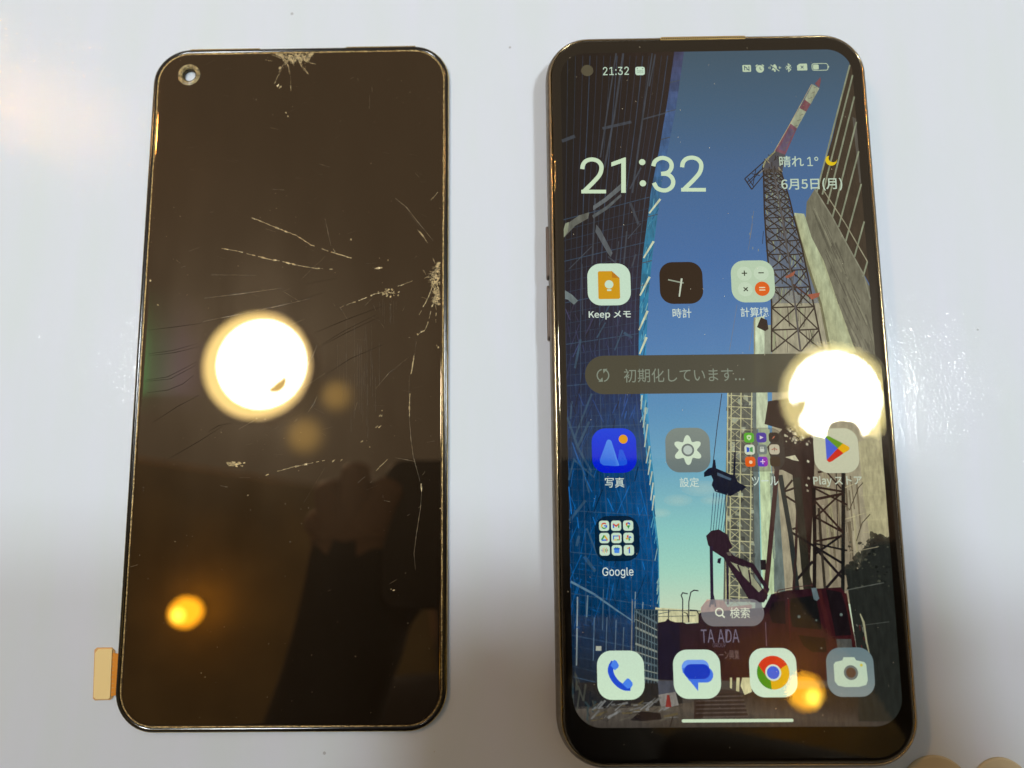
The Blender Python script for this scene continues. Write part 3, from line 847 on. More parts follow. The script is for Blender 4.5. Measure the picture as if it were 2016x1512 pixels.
for k in range(80):
    x0 = rnd.uniform(1160, 1310); y0 = 1424 - (x0 - 1160) * 0.14 * rnd.random() - rnd.uniform(0, 34)
    l = rnd.uniform(6, 30); an = rnd.uniform(-0.9, 0.1)
    wl([(x0, y0), (x0 + l * math.cos(an), y0 + l * math.sin(an))], rnd.uniform(1, 4), rnd.choice([(120, 122, 120), (98, 94, 82), (70, 66, 58), (50, 48, 46), (136, 138, 136), (100, 88, 56)]), 7, 0.6)
wp([(1240, 1418), (1262, 1400), (1300, 1404), (1302, 1416), (1262, 1420)], (30, 24, 26), 8)
wp([(1296, 1368), (1330, 1362), (1336, 1388), (1302, 1396)], (128, 124, 118), 7); wp([(1313, 1368), (1318, 1368), (1322, 1392), (1310, 1392)], (120, 44, 40), 8)
wl([(1325, 1410), (1319, 1431)], 2, (40, 36, 34), 8)
for k in range(30):
    x0, y0 = rnd.uniform(1110, 1180), rnd.uniform(1300, 1420)
    wl([(x0, y0), (x0 + rnd.uniform(-6, 14), y0 + rnd.uniform(10, 40))], rnd.uniform(1, 4), rnd.choice([(30, 50, 62), (50, 66, 70), (70, 72, 64), (18, 26, 34)]), 6, 0.7)

put_text(W, 'TA ADA', (1380, 1239, 1455, 1265), (112, 106, 124), 12)
put_text(W, 'GROUP', (1403, 1266, 1429, 1274), (92, 80, 92), 12)
put_text(W, 'クレーン興業', (1396, 1280, 1455, 1298), (110, 92, 90), 12)

W.tex = 0
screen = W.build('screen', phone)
screen['label'] = 'lit display with wallpaper of a red and white tower crane between buildings'

# rounded corners of the black border
for sx, sy in ((1, 1), (-1, 1), (-1, -1), (1, -1)):
    X, Y = (SX1 if sx > 0 else SX0), (SY1 if sy > 0 else SY0)
    ccx, ccy = X - sx * SR, Y - sy * SR
    ring = [(ccx + sx * SR * math.cos(math.radians(a)), ccy + sy * SR * math.sin(math.radians(a))) for a in range(0, 91, 9)]
    cv, cf, k = [], [], 0
    cv += [(x, y, ZD + 15 * Paint.STEP) for x, y in ring] + [(X + sx * 2e-4, Y - sy * SR, ZD + 15 * Paint.STEP), (X + sx * 2e-4, Y + sy * 2e-4, ZD + 15 * Paint.STEP), (X - sx * SR, Y + sy * 2e-4, ZD + 15 * Paint.STEP)]
    n = len(ring)
    fc0 = [k + n] + [k + n + 1] + [k + n + 2] + [k + i for i in range(n - 1, -1, -1)]
    cf.append(tuple(fc0 if sx * sy > 0 else reversed(fc0)))
    new_obj('border_corner', mesh_from('border_corner', cv, cf), M_black, phone)

# ------------------------------------------------------------------ things drawn on the screen
UI = 16
PALE = (200, 226, 202)
def icon(px_, py_, c, c2=None, s=9.45, a=1.0):
    P = Paint(UI)
    cx, cy = U(px_, py_)
    P.rrect(cx, cy, s * mm, s * mm, 2.9 * mm, c, 0, a, c2)
    def L(x, y): return (cx + x * mm, cy + y * mm)
    return P, L

# front camera
hx, hy = U(1156, 139)
hm = loft('front_camera', [(circle(hx, hy, 0.00140, 28), ZD + 6e-5), (circle(hx, hy, 0.00128, 28), ZD + 8e-5)], False, True)
new_obj('front_camera', hm, M_lens, phone)

# status bar
P = Paint(UI); put_text(P, '21:32', (1187, 132, 1238, 148), PALE, 0, 0.0); P.build('status_clock', screen)
P = Paint(UI); cx, cy = U(1260, 140)
P.rrect(cx, cy, 2.15 * mm, 2.05 * mm, 0.5 * mm, PALE, 0)
for k in range(6):
    for j in range(3):
        P.rrect(cx + (k - 2.5) * 0.26 * mm, cy + (0.15 - j * 0.3) * mm, 0.17 * mm, 0.2 * mm, 0.03 * mm, (70, 80, 70), 1)
for k in (-1, 1): P.disc(cx + k * 0.62 * mm, cy + 0.62 * mm, 0.13 * mm, (70, 80, 70), 1, n=10)
P.build('calendar_symbol', screen)
SB = (190, 208, 176)
def sym(): return Paint(UI)
P = sym(); cx, cy = U(1470, 135)
P.rrect(cx, cy, 1.95 * mm, 1.7 * mm, 0.25 * mm, SB)
dk = (66, 88, 104)
P.ribbon([(cx - .5 * mm, cy - .5 * mm), (cx - .5 * mm, cy + .5 * mm), (cx + .05 * mm, cy + .1 * mm), (cx + .05 * mm, cy - .45 * mm)], .2 * mm, dk, 1)
P.ribbon([(cx + .5 * mm, cy + .5 * mm), (cx + .5 * mm, cy - .5 * mm), (cx + .2 * mm, cy - .2 * mm)], .2 * mm, dk, 1)
P.build('contactless_symbol', screen)
P = sym(); cx, cy = U(1496, 136)
P.disc(cx, cy, .92 * mm, SB); P.ribbon([(cx, cy + .5 * mm), (cx, cy), (cx + .35 * mm, cy - .3 * mm)], .16 * mm, dk, 1)
for s in (-1, 1): P.ribbon([(cx + s * .5 * mm, cy + 1.05 * mm), (cx + s * .95 * mm, cy + .65 * mm)], .26 * mm, SB)
P.build('alarm_symbol', screen)
P = sym(); cx, cy = U(1525, 134)
P.poly([(cx + x * mm, cy + y * mm) for x, y in ((-.8, -.55), (-.5, -.2), (-.45, .4), (-.2, .75), (0, .95), (.2, .75), (.45, .4), (.5, -.2), (.8, -.55))], SB)
P.disc(cx, cy - .75 * mm, .2 * mm, SB, n=10)
P.ribbon([(cx - .95 * mm, cy + .75 * mm), (cx + .95 * mm, cy - .85 * mm)], .36 * mm, dk, 1); P.ribbon([(cx - .9 * mm, cy + .8 * mm), (cx + 1.0 * mm, cy - .8 * mm)], .17 * mm, SB, 2)
for s in (-1, 1):
    P.ribbon([(cx + s * 1.05 * mm, cy - .25 * mm), (cx + s * 1.05 * mm, cy + .35 * mm)], .15 * mm, SB); P.ribbon([(cx + s * 1.35 * mm, cy - .1 * mm), (cx + s * 1.35 * mm, cy + .2 * mm)], .15 * mm, SB)
P.build('muted_bell_symbol', screen)
P = sym(); cx, cy = U(1552, 133.5)
P.ribbon([(cx - .5 * mm, cy + .45 * mm), (cx + .5 * mm, cy - .45 * mm), (cx, cy - .95 * mm), (cx, cy + .95 * mm), (cx + .5 * mm, cy + .45 * mm), (cx - .5 * mm, cy - .45 * mm)], .2 * mm, SB)
for s in (-1, 1): P.disc(cx + s * .62 * mm, cy, .11 * mm, SB, n=8)
P.build('wireless_symbol', screen)
P = sym(); cx, cy = U(1579, 132.5)
P.poly([(cx + x * mm, cy + y * mm) for x, y in ((-1.1, -.8), (1.1, -.8), (1.15, -.7), (1.15, .75), (1.05, .85), (-.55, .85), (-1.15, .35), (-1.15, -.7))], SB)
for s in (-1, 1): P.ribbon([(cx - .32 * mm, cy - s * .32 * mm), (cx + .32 * mm, cy + s * .32 * mm)], .17 * mm, dk, 1)
P.build('sim_card_symbol', screen)
P = sym(); cx, cy = U(1614, 132)
P.ribbon(rr_loop(3.6 * mm, 1.65 * mm, .5 * mm, 0, 5, cx, cy), .16 * mm, SB, 0, closed=True)
P.rrect(cx - .92 * mm, cy, 1.3 * mm, 1.2 * mm, .3 * mm, SB, 1)
P.poly([(cx + x * mm, cy + y * mm) for x, y in ((1.88, -.3), (2.08, -.1), (2.08, .1), (1.88, .3))], SB)
P.build('battery_symbol', screen)

# large clock
P = Paint(UI)
CL = (204, 226, 192)
def z5(pts): return [(1040 + x / 5.04, 300 + y / 5.04) for x, y in pts]
def smooth(pts, n=4):
    out = []
    for i in range(len(pts) - 1):
        p0, p1, p2, p3 = pts[max(i - 1, 0)], pts[i], pts[i + 1], pts[min(i + 2, len(pts) - 1)]
        for k in range(n):
            t = k / n
            out.append(tuple(0.5 * (2 * p1[j] + (p2[j] - p0[j]) * t + (2 * p0[j] - 5 * p1[j] + 4 * p2[j] - p3[j]) * t * t + (3 * p1[j] - p0[j] - 3 * p2[j] + p3[j]) * t ** 3) for j in range(2)))
    out.append(pts[-1])
    return out
two = [(536, 167), (545, 120), (578, 84), (632, 71), (688, 86), (722, 126), (724, 178), (702, 232), (650, 292), (600, 342), (552, 389)]
for dx, dy in ((0, 0), (990, -18)):
    P.line(z5([(x + dx, y + dy) for x, y in smooth(two)]), 8.6, CL)
    P.px(z5([(526 + dx, 372 + dy), (772 + dx, 372 + dy), (772 + dx, 408 + dy), (526 + dx, 408 + dy)]), CL, 1)
P.px(z5([(824, 100), (955, 52), (968, 52), (968, 402), (922, 402), (922, 108), (824, 142)]), CL)
for c_ in ((1130, 98), (1137, 308)):
    q = U(*z5([c_])[0]); P.disc(q[0], q[1], 0.00072, CL)
three = [(1240, 138), (1256, 92), (1300, 62), (1345, 57), (1396, 78), (1422, 122), (1412, 172), (1376, 204), (1318, 214)]
three2 = [(1318, 214), (1380, 218), (1424, 252), (1438, 300), (1420, 346), (1376, 375), (1328, 377), (1276, 354), (1246, 303)]
P.line(z5(smooth(three)), 8.6, CL); P.line(z5(smooth(three2)), 8.6, CL, 1)
P.build('large_clock', screen)

# weather and date
P = Paint(UI); TX = (188, 208, 186)
put_text(P, '晴れ', (1534, 307, 1582, 329), TX, 0, 0.003); put_text(P, '1°', (1589, 309, 1611, 327), TX, 0, 0.0)
P.build('weather_text', screen)
P = Paint(UI); cx, cy = U(1636, 316)
P.poly([(cx + x * mm, cy + y * mm) for x, y in [(1.25 * math.cos(math.radians(a)), 1.25 * math.sin(math.radians(a))) for a in range(125, 371, 14)] + [(0.45 + 1.0 * math.cos(math.radians(a)), 0.5 + 0.95 * math.sin(math.radians(a))) for a in range(340, 140, -14)]], (226, 196, 20))
P.build('moon_symbol', screen)
P = Paint(UI); put_text(P, '6月5日(月)', (1538, 351, 1658, 376), TX, 0, 0.005); P.build('date_text', screen)

def label(body, box, bold=0.002, c=(206, 222, 208)):
    P = Paint(UI); put_text(P, body, box, c, 0, bold); P.build('app_label', screen)

# notes icon
P, L = icon(1199, 560, PALE)
P.poly([L(-2.4, 2.7), L(-2.2, 3.0), L(.7, 3.0), L(2.35, 1.4), L(2.35, -3.0), L(2.1, -3.3), L(-2.2, -3.3), L(-2.4, -3.1)], (208, 152, 8), 1)
P.poly([L(.7, 3.0), L(.7, 1.5), L(2.35, 1.4)], (186, 120, 8), 2)
P.disc(*L(0, 0), .95 * mm, PALE, 2); P.rrect(*L(0, -1.3), 1.0 * mm, .4 * mm, .08 * mm, PALE, 2)
P.build('app_icon', screen); label('Keep メモ', (1159, 612, 1242, 629), 0.006)
# clock icon
P, L = icon(1341, 557, (48, 34, 24))
P.ribbon([L(-2.85, .75), L(.5, -.05)], .3 * mm, (150, 160, 140), 1); P.ribbon([L(.15, 1.0), L(-.55, -3.1)], [.4 * mm, .3 * mm], (196, 206, 184), 2)
P.build('app_icon', screen); label('時計', (1324, 607, 1361, 626))
# calculator icon
P, L = icon(1482, 554, (186, 208, 178))
for x, y, c in ((-1.75, 1.75, (196, 216, 188)), (1.9, 1.8, (196, 216, 188)), (-1.75, -1.75, (196, 216, 188)), (1.95, -1.7, (222, 96, 8))):
    P.disc(*L(x, y), 1.62 * mm, c, 1)
ik = (48, 52, 40)
P.ribbon([L(-2.35, 1.85), L(-1.15, 1.85)], .24 * mm, ik, 2); P.ribbon([L(-1.75, 2.45), L(-1.75, 1.25)], .24 * mm, ik, 3)
P.ribbon([L(1.3, 1.9), L(2.5, 1.9)], .24 * mm, ik, 2)
for s in (-1, 1): P.ribbon([L(-2.1, -1.75 - s * .42), L(-1.2, -1.75 + s * .42)], .24 * mm, ik, 2)
for s in (-1, 1): P.ribbon([L(1.3, -1.7 + s * .28), L(2.6, -1.7 + s * .28)], .25 * mm, (230, 216, 178), 2)
P.build('app_icon', screen); label('計算機', (1458, 605, 1513, 624))
# photos icon
P, L = icon(1209, 887, (8, 66, 222), (6, 30, 206))
P.poly([L(*p) for p in ((-1.5, 2.1), (-1.2, 2.35), (-.8, 2.3), (-.5, 1.95), (1.0, -3.2), (.2, -3.3), (-2.4, -3.1), (-3.0, -2.6), (-3.1, -1.9))], [(84, 144, 236)] * 5 + [(56, 110, 226)] * 4, 2)
P.poly([L(*p) for p in ((.9, -1.0), (1.1, .1), (1.5, .25), (1.9, 0), (2.7, -2.2), (2.6, -2.9), (1.9, -3.2), (.6, -3.2))], (34, 88, 222), 1)
P.disc(*L(2.0, 2.4), .95 * mm, (228, 158, 24), 2)
P.build('app_icon', screen); label('写真', (1191, 940, 1229, 960))
# settings icon
P, L = icon(1354, 886, (126, 138, 130), (110, 122, 120))
g = []
for k in range(72):
    a = math.radians(k * 5); r = 2.55 + 0.62 * math.cos(6 * (a - math.pi / 2)); g.append(L(r * math.cos(a), r * math.sin(a)))
P.poly(g, (208, 226, 200), 1); P.disc(*L(0, 0), 1.36 * mm, (112, 122, 118), 2); P.disc(*L(0, 0), .95 * mm, (186, 200, 190), 3)
P.build('app_icon', screen); label('設定', (1338, 940, 1376, 959))
# tools folder
P, L = icon(1501, 885, (72, 66, 58), None, 9.3, 0.45)
for k, c in enumerate(((84, 168, 40), (70, 48, 150), (46, 34, 30), (206, 216, 192), (112, 122, 118), (190, 182, 156), (222, 92, 16), (142, 36, 168), (62, 46, 30))):
    x, y = (k % 3 - 1) * 2.62 - .1, (1 - k // 3) * 2.55
    P.rrect(*L(x, y), 2.15 * mm, 2.1 * mm, .6 * mm, c, 1)
def tc(k): return ((k % 3 - 1) * 2.62 - .1, (1 - k // 3) * 2.55)
x, y = tc(0); P.poly([L(x - .5, y + .4), L(x, y + .6), L(x + .5, y + .4), L(x + .45, y - .2), L(x, y - .6), L(x - .45, y - .2)], (196, 220, 170), 2); P.disc(*L(x, y), .2 * mm, (84, 168, 40), 3, n=10)
x, y = tc(1); P.poly([L(x - .35, y - .4), L(x + .45, y), L(x - .35, y + .4)], (214, 204, 210), 2)
x, y = tc(2); P.poly([L(x - .4, y - .4), L(x + .1, y - .05), L(x + .3, y + .35), L(x - .1, y + .1)], (190, 110, 80), 2)
x, y = tc(3); P.poly([L(x - .65, y - .6), L(x - .05, y - .4), L(x - .05, y + .4), L(x - .65, y + .6)], (20, 80, 200), 2); P.poly([L(x + .65, y - .6), L(x + .05, y - .4), L(x + .05, y + .4), L(x + .65, y + .6)], (60, 150, 80), 2)
x, y = tc(4); P.rrect(*L(x, y - .15), .9 * mm, .7 * mm, .1 * mm, (196, 204, 190), 2); P.ribbon([L(x - .28, y + .2), L(x - .28, y + .5), L(x + .28, y + .5), L(x + .28, y + .2)], .15 * mm, (196, 204, 190), 2)
x, y = tc(5); P.ribbon([L(x - .6, y - .1), L(x, y + .2), L(x + .6, y - .1)], .18 * mm, (170, 90, 76), 2); P.ribbon([L(x, y - .4), L(x, y + .5)], .16 * mm, (110, 100, 84), 2)
x, y = tc(6); P.disc(*L(x + .1, y - .1), .36 * mm, (240, 210, 170), 2, n=14)
x, y = tc(7); P.poly([L(x - 1.0, y - .9), L(x + .3, y - 1.0), L(x, y + .9), L(x - 1.0, y + .9)], (84, 50, 186), 2); P.ribbon([L(x - .5, y), L(x + .5, y)], .2 * mm, (220, 190, 220), 3); P.ribbon([L(x, y - .5), L(x, y + .5)], .2 * mm, (220, 190, 220), 4)
P.build('app_folder', screen); label('ツール', (1480, 938, 1532, 956))
# shop icon
P, L = icon(1646, 887, (198, 200, 170))
P.poly([L(-2.15, 2.9), L(-2.15, -2.0), L(.35, .45)], (74, 96, 206), 1)
P.poly([L(-2.15, 2.9), L(-1.8, 3.15), L(-1.3, 3.05), L(1.5, 1.5), L(.35, .45)], (104, 150, 32), 1)
P.poly([L(1.5, 1.5), L(2.7, .8), L(2.85, .4), L(2.6, 0), L(1.5, -.6), L(.35, .45)], (226, 172, 12), 1)
P.poly([L(.35, .45), L(1.5, -.6), L(-1.2, -2.35), L(-1.7, -2.45), L(-2.15, -2.0)], (204, 46, 30), 1)
P.build('app_icon', screen); label('Play ストア', (1601, 937, 1697, 958), 0.006, (190, 200, 178))
# second folder
P, L = icon(1215, 1060, (10, 30, 46), None, 9.3, 0.88)
R_, Y_, Gn, B_ = (206, 60, 44), (226, 176, 26), (52, 150, 68), (40, 96, 210)
def fc(k): return ((k % 3 - 1) * 2.52 - .15, (1 - k // 3) * 2.52 + .1)
for k in range(9):
    P.rrect(*L(*fc(k)), 2.12 * mm, 2.12 * mm, .58 * mm, PALE, 1)
def arc(x, y, r, a0, a1, w, c, lay=2):
    n = max(3, int(abs(a1 - a0) / 15))
    P.ribbon([L(x + r * math.cos(math.radians(a0 + (a1 - a0) * i / n)), y + r * math.sin(math.radians(a0 + (a1 - a0) * i / n))) for i in range(n + 1)], w * mm, c, lay)
x, y = fc(0); arc(x, y, .52, 40, 150, .26, R_); arc(x, y, .52, 150, 215, .26, Y_); arc(x, y, .52, 215, 310, .26, Gn); arc(x, y, .52, 310, 360, .26, B_); P.ribbon([L(x, y), L(x + .65, y)], .24 * mm, B_, 3)
x, y = fc(1); P.ribbon([L(x - .55, y - .45), L(x - .55, y + .4)], .26 * mm, B_, 2); P.ribbon([L(x + .55, y - .45), L(x + .55, y + .4)], .26 * mm, Gn, 2); P.ribbon([L(x - .6, y + .4), L(x, y - .1), L(x + .6, y + .4)], .28 * mm, R_, 3); P.rrect(*L(x + .57, y + .38), .28 * mm, .26 * mm, .05 * mm, Y_, 4)
x, y = fc(2); arc(x, y + .2, .34, 0, 100, .3, B_); arc(x, y + .2, .34, 100, 180, .3, R_); arc(x, y + .2, .34, 180, 230, .3, Y_); P.poly([L(x - .3, y), L(x + .45, y + .1), L(x + .05, y - .7)], Gn, 2)
x, y = fc(3); P.ribbon([L(x, y + .55), L(x + .6, y - .4)], .32 * mm, Y_, 2); P.ribbon([L(x, y + .55), L(x - .6, y - .4)], .32 * mm, Gn, 3); P.ribbon([L(x - .6, y - .42), L(x + .6, y - .42)], .3 * mm, B_, 4); P.rrect(*L(x + .52, y - .42), .3 * mm, .28 * mm, .05 * mm, R_, 5)
x, y = fc(4); P.ribbon([L(x - .6, y - .4), L(x - .6, y + .4), L(x + .4, y + .4)], .2 * mm, B_, 2); P.ribbon([L(x + .4, y + .4), L(x + .62, y + .4), L(x + .62, y - .4)], .2 * mm, R_, 3); P.ribbon([L(x - .6, y - .4), L(x + .1, y - .4)], .2 * mm, Y_, 3); P.ribbon([L(x + .1, y - .4), L(x + .62, y - .4)], .2 * mm, Gn, 3)
x, y = fc(5)
for a, c in ((90, R_), (0, B_), (270, Gn), (180, Y_)):
    ca, sa = math.cos(math.radians(a)), math.sin(math.radians(a))
    P.poly([L(x + ca * p - sa * q, y + sa * p + ca * q) for p, q in ((0, 0), (.6, 0), (.55, .25), (.3, .36), (.08, .26))], c, 2)
x, y = fc(6)
for dx, h_, c in ((-.6, .15, B_), (-.36, .4, R_), (-.1, .62, Y_), (.14, .3, Gn), (.38, .5, R_), (.6, .2, Gn)):
    P.ribbon([L(x + dx, y - h_), L(x + dx, y + h_)], .12 * mm, c, 2)
x, y = fc(7); P.rrect(*L(x, y - .15), 1.1 * mm, .85 * mm, .1 * mm, (76, 140, 226), 2); P.rrect(*L(x, y + .3), 1.3 * mm, .34 * mm, .05 * mm, B_, 3); P.ribbon([L(x - .35, y + .6), L(x, y + .45), L(x + .35, y + .6)], .16 * mm, Gn, 3)
x, y = fc(8); P.ribbon([L(x + .1, y - .65), L(x + .1, y + .6)], .26 * mm, B_, 2); P.ribbon([L(x + .12, y + .55), L(x - .35, y + .3)], .24 * mm, Y_, 3); P.rrect(*L(x + .1, y + .5), .28 * mm, .3 * mm, .05 * mm, R_, 4)
P.build('app_folder', screen); label('Google', (1186, 1117, 1247, 1138), 0.0, (222, 236, 226))
# telephone
P, L = icon(1222, 1329, PALE, (206, 232, 202), 9.6)
B1, B2 = (22, 74, 206), (70, 130, 236)
P.ribbon([L(*p) for p in smooth([(-1.35, 2.6), (-2.05, 1.2), (-1.7, -.3), (-.7, -1.6), (.6, -2.4), (1.9, -2.5)], 4)], 1.15 * mm, B1, 1)
P.poly([L(*p) for p in ((-1.6, 2.75), (-1.2, 3.0), (-.75, 2.75), (-.3, 1.9), (-.45, 1.5), (-1.2, .95), (-2.0, 1.9))], B2, 2)
P.poly([L(*p) for p in ((.75, -1.15), (1.3, -.65), (1.7, -.7), (2.35, -1.5), (2.4, -1.9), (2.0, -2.5), (1.2, -2.6), (.3, -1.7))], B2, 2)
P.build('app_icon', screen)
# messages
P, L = icon(1372, 1327, PALE, (206, 232, 202), 9.6)
def pill(x, y, w, h, c, lay): P.rrect(*L(x, y), w * mm, h * mm, h / 2 * mm * .98, c, lay)
pill(-.25, 1.3, 5.6, 3.0, (108, 156, 240), 1)
P.poly([L(*p) for p in ((-2.9, 1.2), (-2.9, .4), (.1, -3.3), (.2, -1.6), (1.5, -1.5), (1.5, 1.5))], (64, 116, 228), 2)
pill(.6, -.15, 5.4, 3.0, (64, 116, 228), 2)
pill(.05, .5, 5.3, 2.9, (10, 56, 190), 3)
P.build('app_icon', screen)
# browser
P, L = icon(1522, 1324, PALE, (206, 232, 202), 9.6)
def wedge(a0, a1, c):
    n = 14
    outer = [L(3.3 * math.cos(math.radians(a0 + (a1 - a0) * i / n)), 3.3 * math.sin(math.radians(a0 + (a1 - a0) * i / n))) for i in range(n + 1)]
    P.poly([L(1.55 * math.cos(math.radians(a0 + 60)), 1.55 * math.sin(math.radians(a0 + 60)))] + outer if False else [L(0, 0)] + outer, c, 1)
wedge(28, 152, (206, 46, 28)); wedge(152, 262, (62, 140, 28)); wedge(-98, 28, (222, 172, 26))
P.poly([L(0, 1.6), L(2.95, 1.6), L(1.35, .6)], (206, 46, 28), 2)
P.poly([L(-1.55, -.6), L(-2.95, 1.5), L(-1.0, 1.0)], (206, 46, 28), 2)
P.poly([L(1.3, -.8), L(-.45, -3.27), L(-.6, -1.4)], (222, 172, 26), 2)
P.disc(*L(0, 0), 1.62 * mm, (206, 226, 206), 3); P.disc(*L(0, 0), 1.28 * mm, (40, 92, 212), 4)
P.build('app_icon', screen)
# camera
P, L = icon(1674, 1323, (104, 124, 128), (128, 140, 138), 9.6)
P.poly([L(*p) for p in ((-1.45, 2.3), (-1.2, 2.9), (1.0, 2.9), (1.3, 2.3), (2.9, 1.95), (3.3, 1.5), (3.4, -1.6), (3.0, -2.5), (1.5, -2.9), (-1.2, -2.9), (-2.7, -2.6), (-3.3, -1.8), (-3.3, 1.5), (-2.9, 2.0))], (190, 210, 184), 1)
P.disc(*L(.1, -.1), 1.45 * mm, (104, 112, 108), 2); P.disc(*L(.1, -.1), 1.0 * mm, (92, 70, 54), 3); P.disc(*L(2.3, 1.35), .3 * mm, (206, 196, 80), 2, n=12)
P.build('app_icon', screen)

# notice bar
P = Paint(UI)
a, b, c_, d = U(1149, 740), U(1744, 730), U(1400, 698), U(1400, 774)
hh = c_[1] - d[1]
P.poly(rr_loop(b[0] - a[0] - .4 * mm, hh, hh * .49, 0, 10, (a[0] + b[0]) / 2 + .1 * mm, (c_[1] + d[1]) / 2), (76, 73, 58), 0, 0.985)
put_text(P, '初期化しています...', (1228, 725, 1465, 752), (128, 138, 122), 1, 0.0)
cx, cy = U(1187, 739)
for s in (0, 180):
    pts = [(cx + 1.25 * mm * math.cos(math.radians(q + s)), cy + 1.3 * mm * math.sin(math.radians(q + s))) for q in range(100, 245, 12)]
    P.ribbon(pts, .26 * mm, (128, 138, 122), 1)
    q = math.radians(245 + s); ex_, ey_ = cx + 1.25 * mm * math.cos(q), cy + 1.3 * mm * math.sin(q)
    t = math.radians(s)
    P.poly([(ex_ + p * mm * math.cos(t) - r * mm * math.sin(t), ey_ + p * mm * math.sin(t) + r * mm * math.cos(t)) for p, r in ((-.5, -.25), (.5, -.2), (.4, .75))], (128, 138, 122), 2)
P.build('notice_bar', screen)

# search pill
P = Paint(UI)
a, b = U(1380, 1207), U(1504, 1205)
P.poly(rr_loop(b[0] - a[0], 5.4 * mm, 2.65 * mm, 0, 10, (a[0] + b[0]) / 2, (a[1] + b[1]) / 2), (146, 144, 146), 0, 0.58)
put_text(P, '検索', (1437, 1196, 1476, 1217), (226, 232, 206), 1, 0.0)
cx, cy = U(1416, 1205); P.ribbon(circle(cx, cy, .75 * mm, 20), .26 * mm, (226, 232, 206), 1, closed=True); P.ribbon([(cx + .5 * mm, cy - .55 * mm), (cx + 1.05 * mm, cy - 1.1 * mm)], .3 * mm, (226, 232, 206), 1)
P.build('search_pill', screen)
# navigation line
P = Paint(UI)
a, b = U(1342, 1419), U(1562, 1418)
P.poly(rr_loop(b[0] - a[0], .62 * mm, .3 * mm, 0, 5, (a[0] + b[0]) / 2, (a[1] + b[1]) / 2), (202, 222, 190), 0)
P.build('navigation_line', screen)

# dust on the cover glass
v, f = [], []
rd = random.Random(11)
for k in range(120):
    x, y = rd.uniform(-.034, .034), rd.uniform(-.077, .077)
    r = rd.uniform(2.5e-5, 7e-5); a = rd.uniform(0, 3.1); s = rd.uniform(1, 2.4)
    f.append(tuple(range(len(v), len(v) + 6)))
    for i in range(6):
        q = i * math.pi / 3
        dx, dy = r * s * math.cos(q), r * math.sin(q)
        v.append((x + dx * math.cos(a) - dy * math.sin(a), y + dx * math.sin(a) + dy * math.cos(a), 0.007612))
o = new_obj('dust', mesh_from('dust', v, f), M_dust, phone); o['kind'] = 'stuff'

# ================================================================== the bare cracked panel
panel = empty('display_panel', (-0.0951985, 0.0039546, 0))
tag(panel, 'bare dark display panel with cracked glass and punched camera hole beside the lit phone', 'display panel')
QW, QH, QR = 0.07104, 0.15632, 0.0086
PO = Vector(panel.location)
def PL(px, py):
    p = UL(px, py)
    return (p[0] - PO.x, p[1] - PO.y)
HX, HY = PL(372, 147)

def holed(name, loops_outer, loops_hole, ztop, mat_, parent):
    """Slab skin: outer lofts, plus a top face with a round hole."""
    bm = bmesh.new()
    def add_lofts(loops, flip):
        rings = [[bm.verts.new((x, y, z)) for x, y in pts] for pts, z in loops]
        for A, B in zip(rings, rings[1:]):
            n = len(A)
            for i in range(n):
                j = (i + 1) % n
                q = (A[i], A[j], B[j], B[i])
                fc_ = bm.faces.new(q if not flip else tuple(reversed(q)))
                fc_.smooth = True
        return rings[-1]
    o_ = add_lofts(loops_outer, False)
    h_ = add_lofts(loops_hole, True)
    edges = []
    for ring in (o_, h_):
        for i in range(len(ring)):
            a, b = ring[i], ring[(i + 1) % len(ring)]
            e = bm.edges.get((a, b)) or bm.edges.new((a, b))
            edges.append(e)
    bmesh.ops.triangle_fill(bm, use_beauty=True, use_dissolve=False, edges=edges, normal=(0, 0, 1))
    me = bpy.data.meshes.new(name)
    bm.normal_update()
    bm.to_mesh(me); bm.free()
    for p in me.polygons:
        if len(p.vertices) == 3: p.use_smooth = False
    return new_obj(name, me, mat_, parent)

glass = holed('panel_glass',
              [(rr_loop(QW, QH, QR, i * mm, 14), z * mm) for i, z in ((1.30, 0.90), (1.33, 1.06), (1.45, 1.16), (1.65, 1.195), (1.9, 1.2))],
              [(circle(HX, HY, 1.75 * mm, 40), 0.95 * mm), (circle(HX, HY, 1.80 * mm, 40), 1.2 * mm)], 1.2 * mm, M_panel, panel)
# rim: the moulded black carrier around the glass
rim = holed('rim', [(rr_loop(QW, QH, QR, i * mm, 14), z * mm) for i, z in
                    ((0.30, 0.0), (0.02, 0.12), (0.0, 0.40), (0.0, 0.78), (0.16, 0.98), (0.55, 1.06), (0.98, 1.02), (1.08, 0.90))],
            [(circle(HX, HY, 1.38 * mm, 40), 0.02 * mm), (circle(HX, HY, 1.42 * mm, 40), 0.90 * mm)], 0.9 * mm, M_rim, panel)
M_goldhighlight = principled('gold_highlight_line', (0.80, 0.60, 0.24), 0.22, 0.95, vary=(500, 0.6, 1.1))  # gold colour stands in for warm highlights along the dark rim
og = loft('edge_highlight', [(rr_loop(QW, QH, QR, i * mm, 14), z * mm) for i, z in ((-0.006, 0.62), (-0.006, 0.80), (0.07, 0.895), (0.155, 0.985))])
new_obj('edge_highlight', og, M_goldhighlight, panel)
# narrow lips left and right of the earpiece cut
for xa, xb in ((372, 511), (679, 818)):
    a, b = PL(xa, 97), PL(xb, 94)
    lip = loft('top_lip', [(rr_loop(b[0] - a[0], .75 * mm, .3 * mm, k * mm, 4, (a[0] + b[0]) / 2, QH / 2 - .03 * mm), z * mm) for k, z in ((0, .1), (0, .6), (.18, .82))], True, True)
    new_obj('top_lip', lip, M_lip, panel)
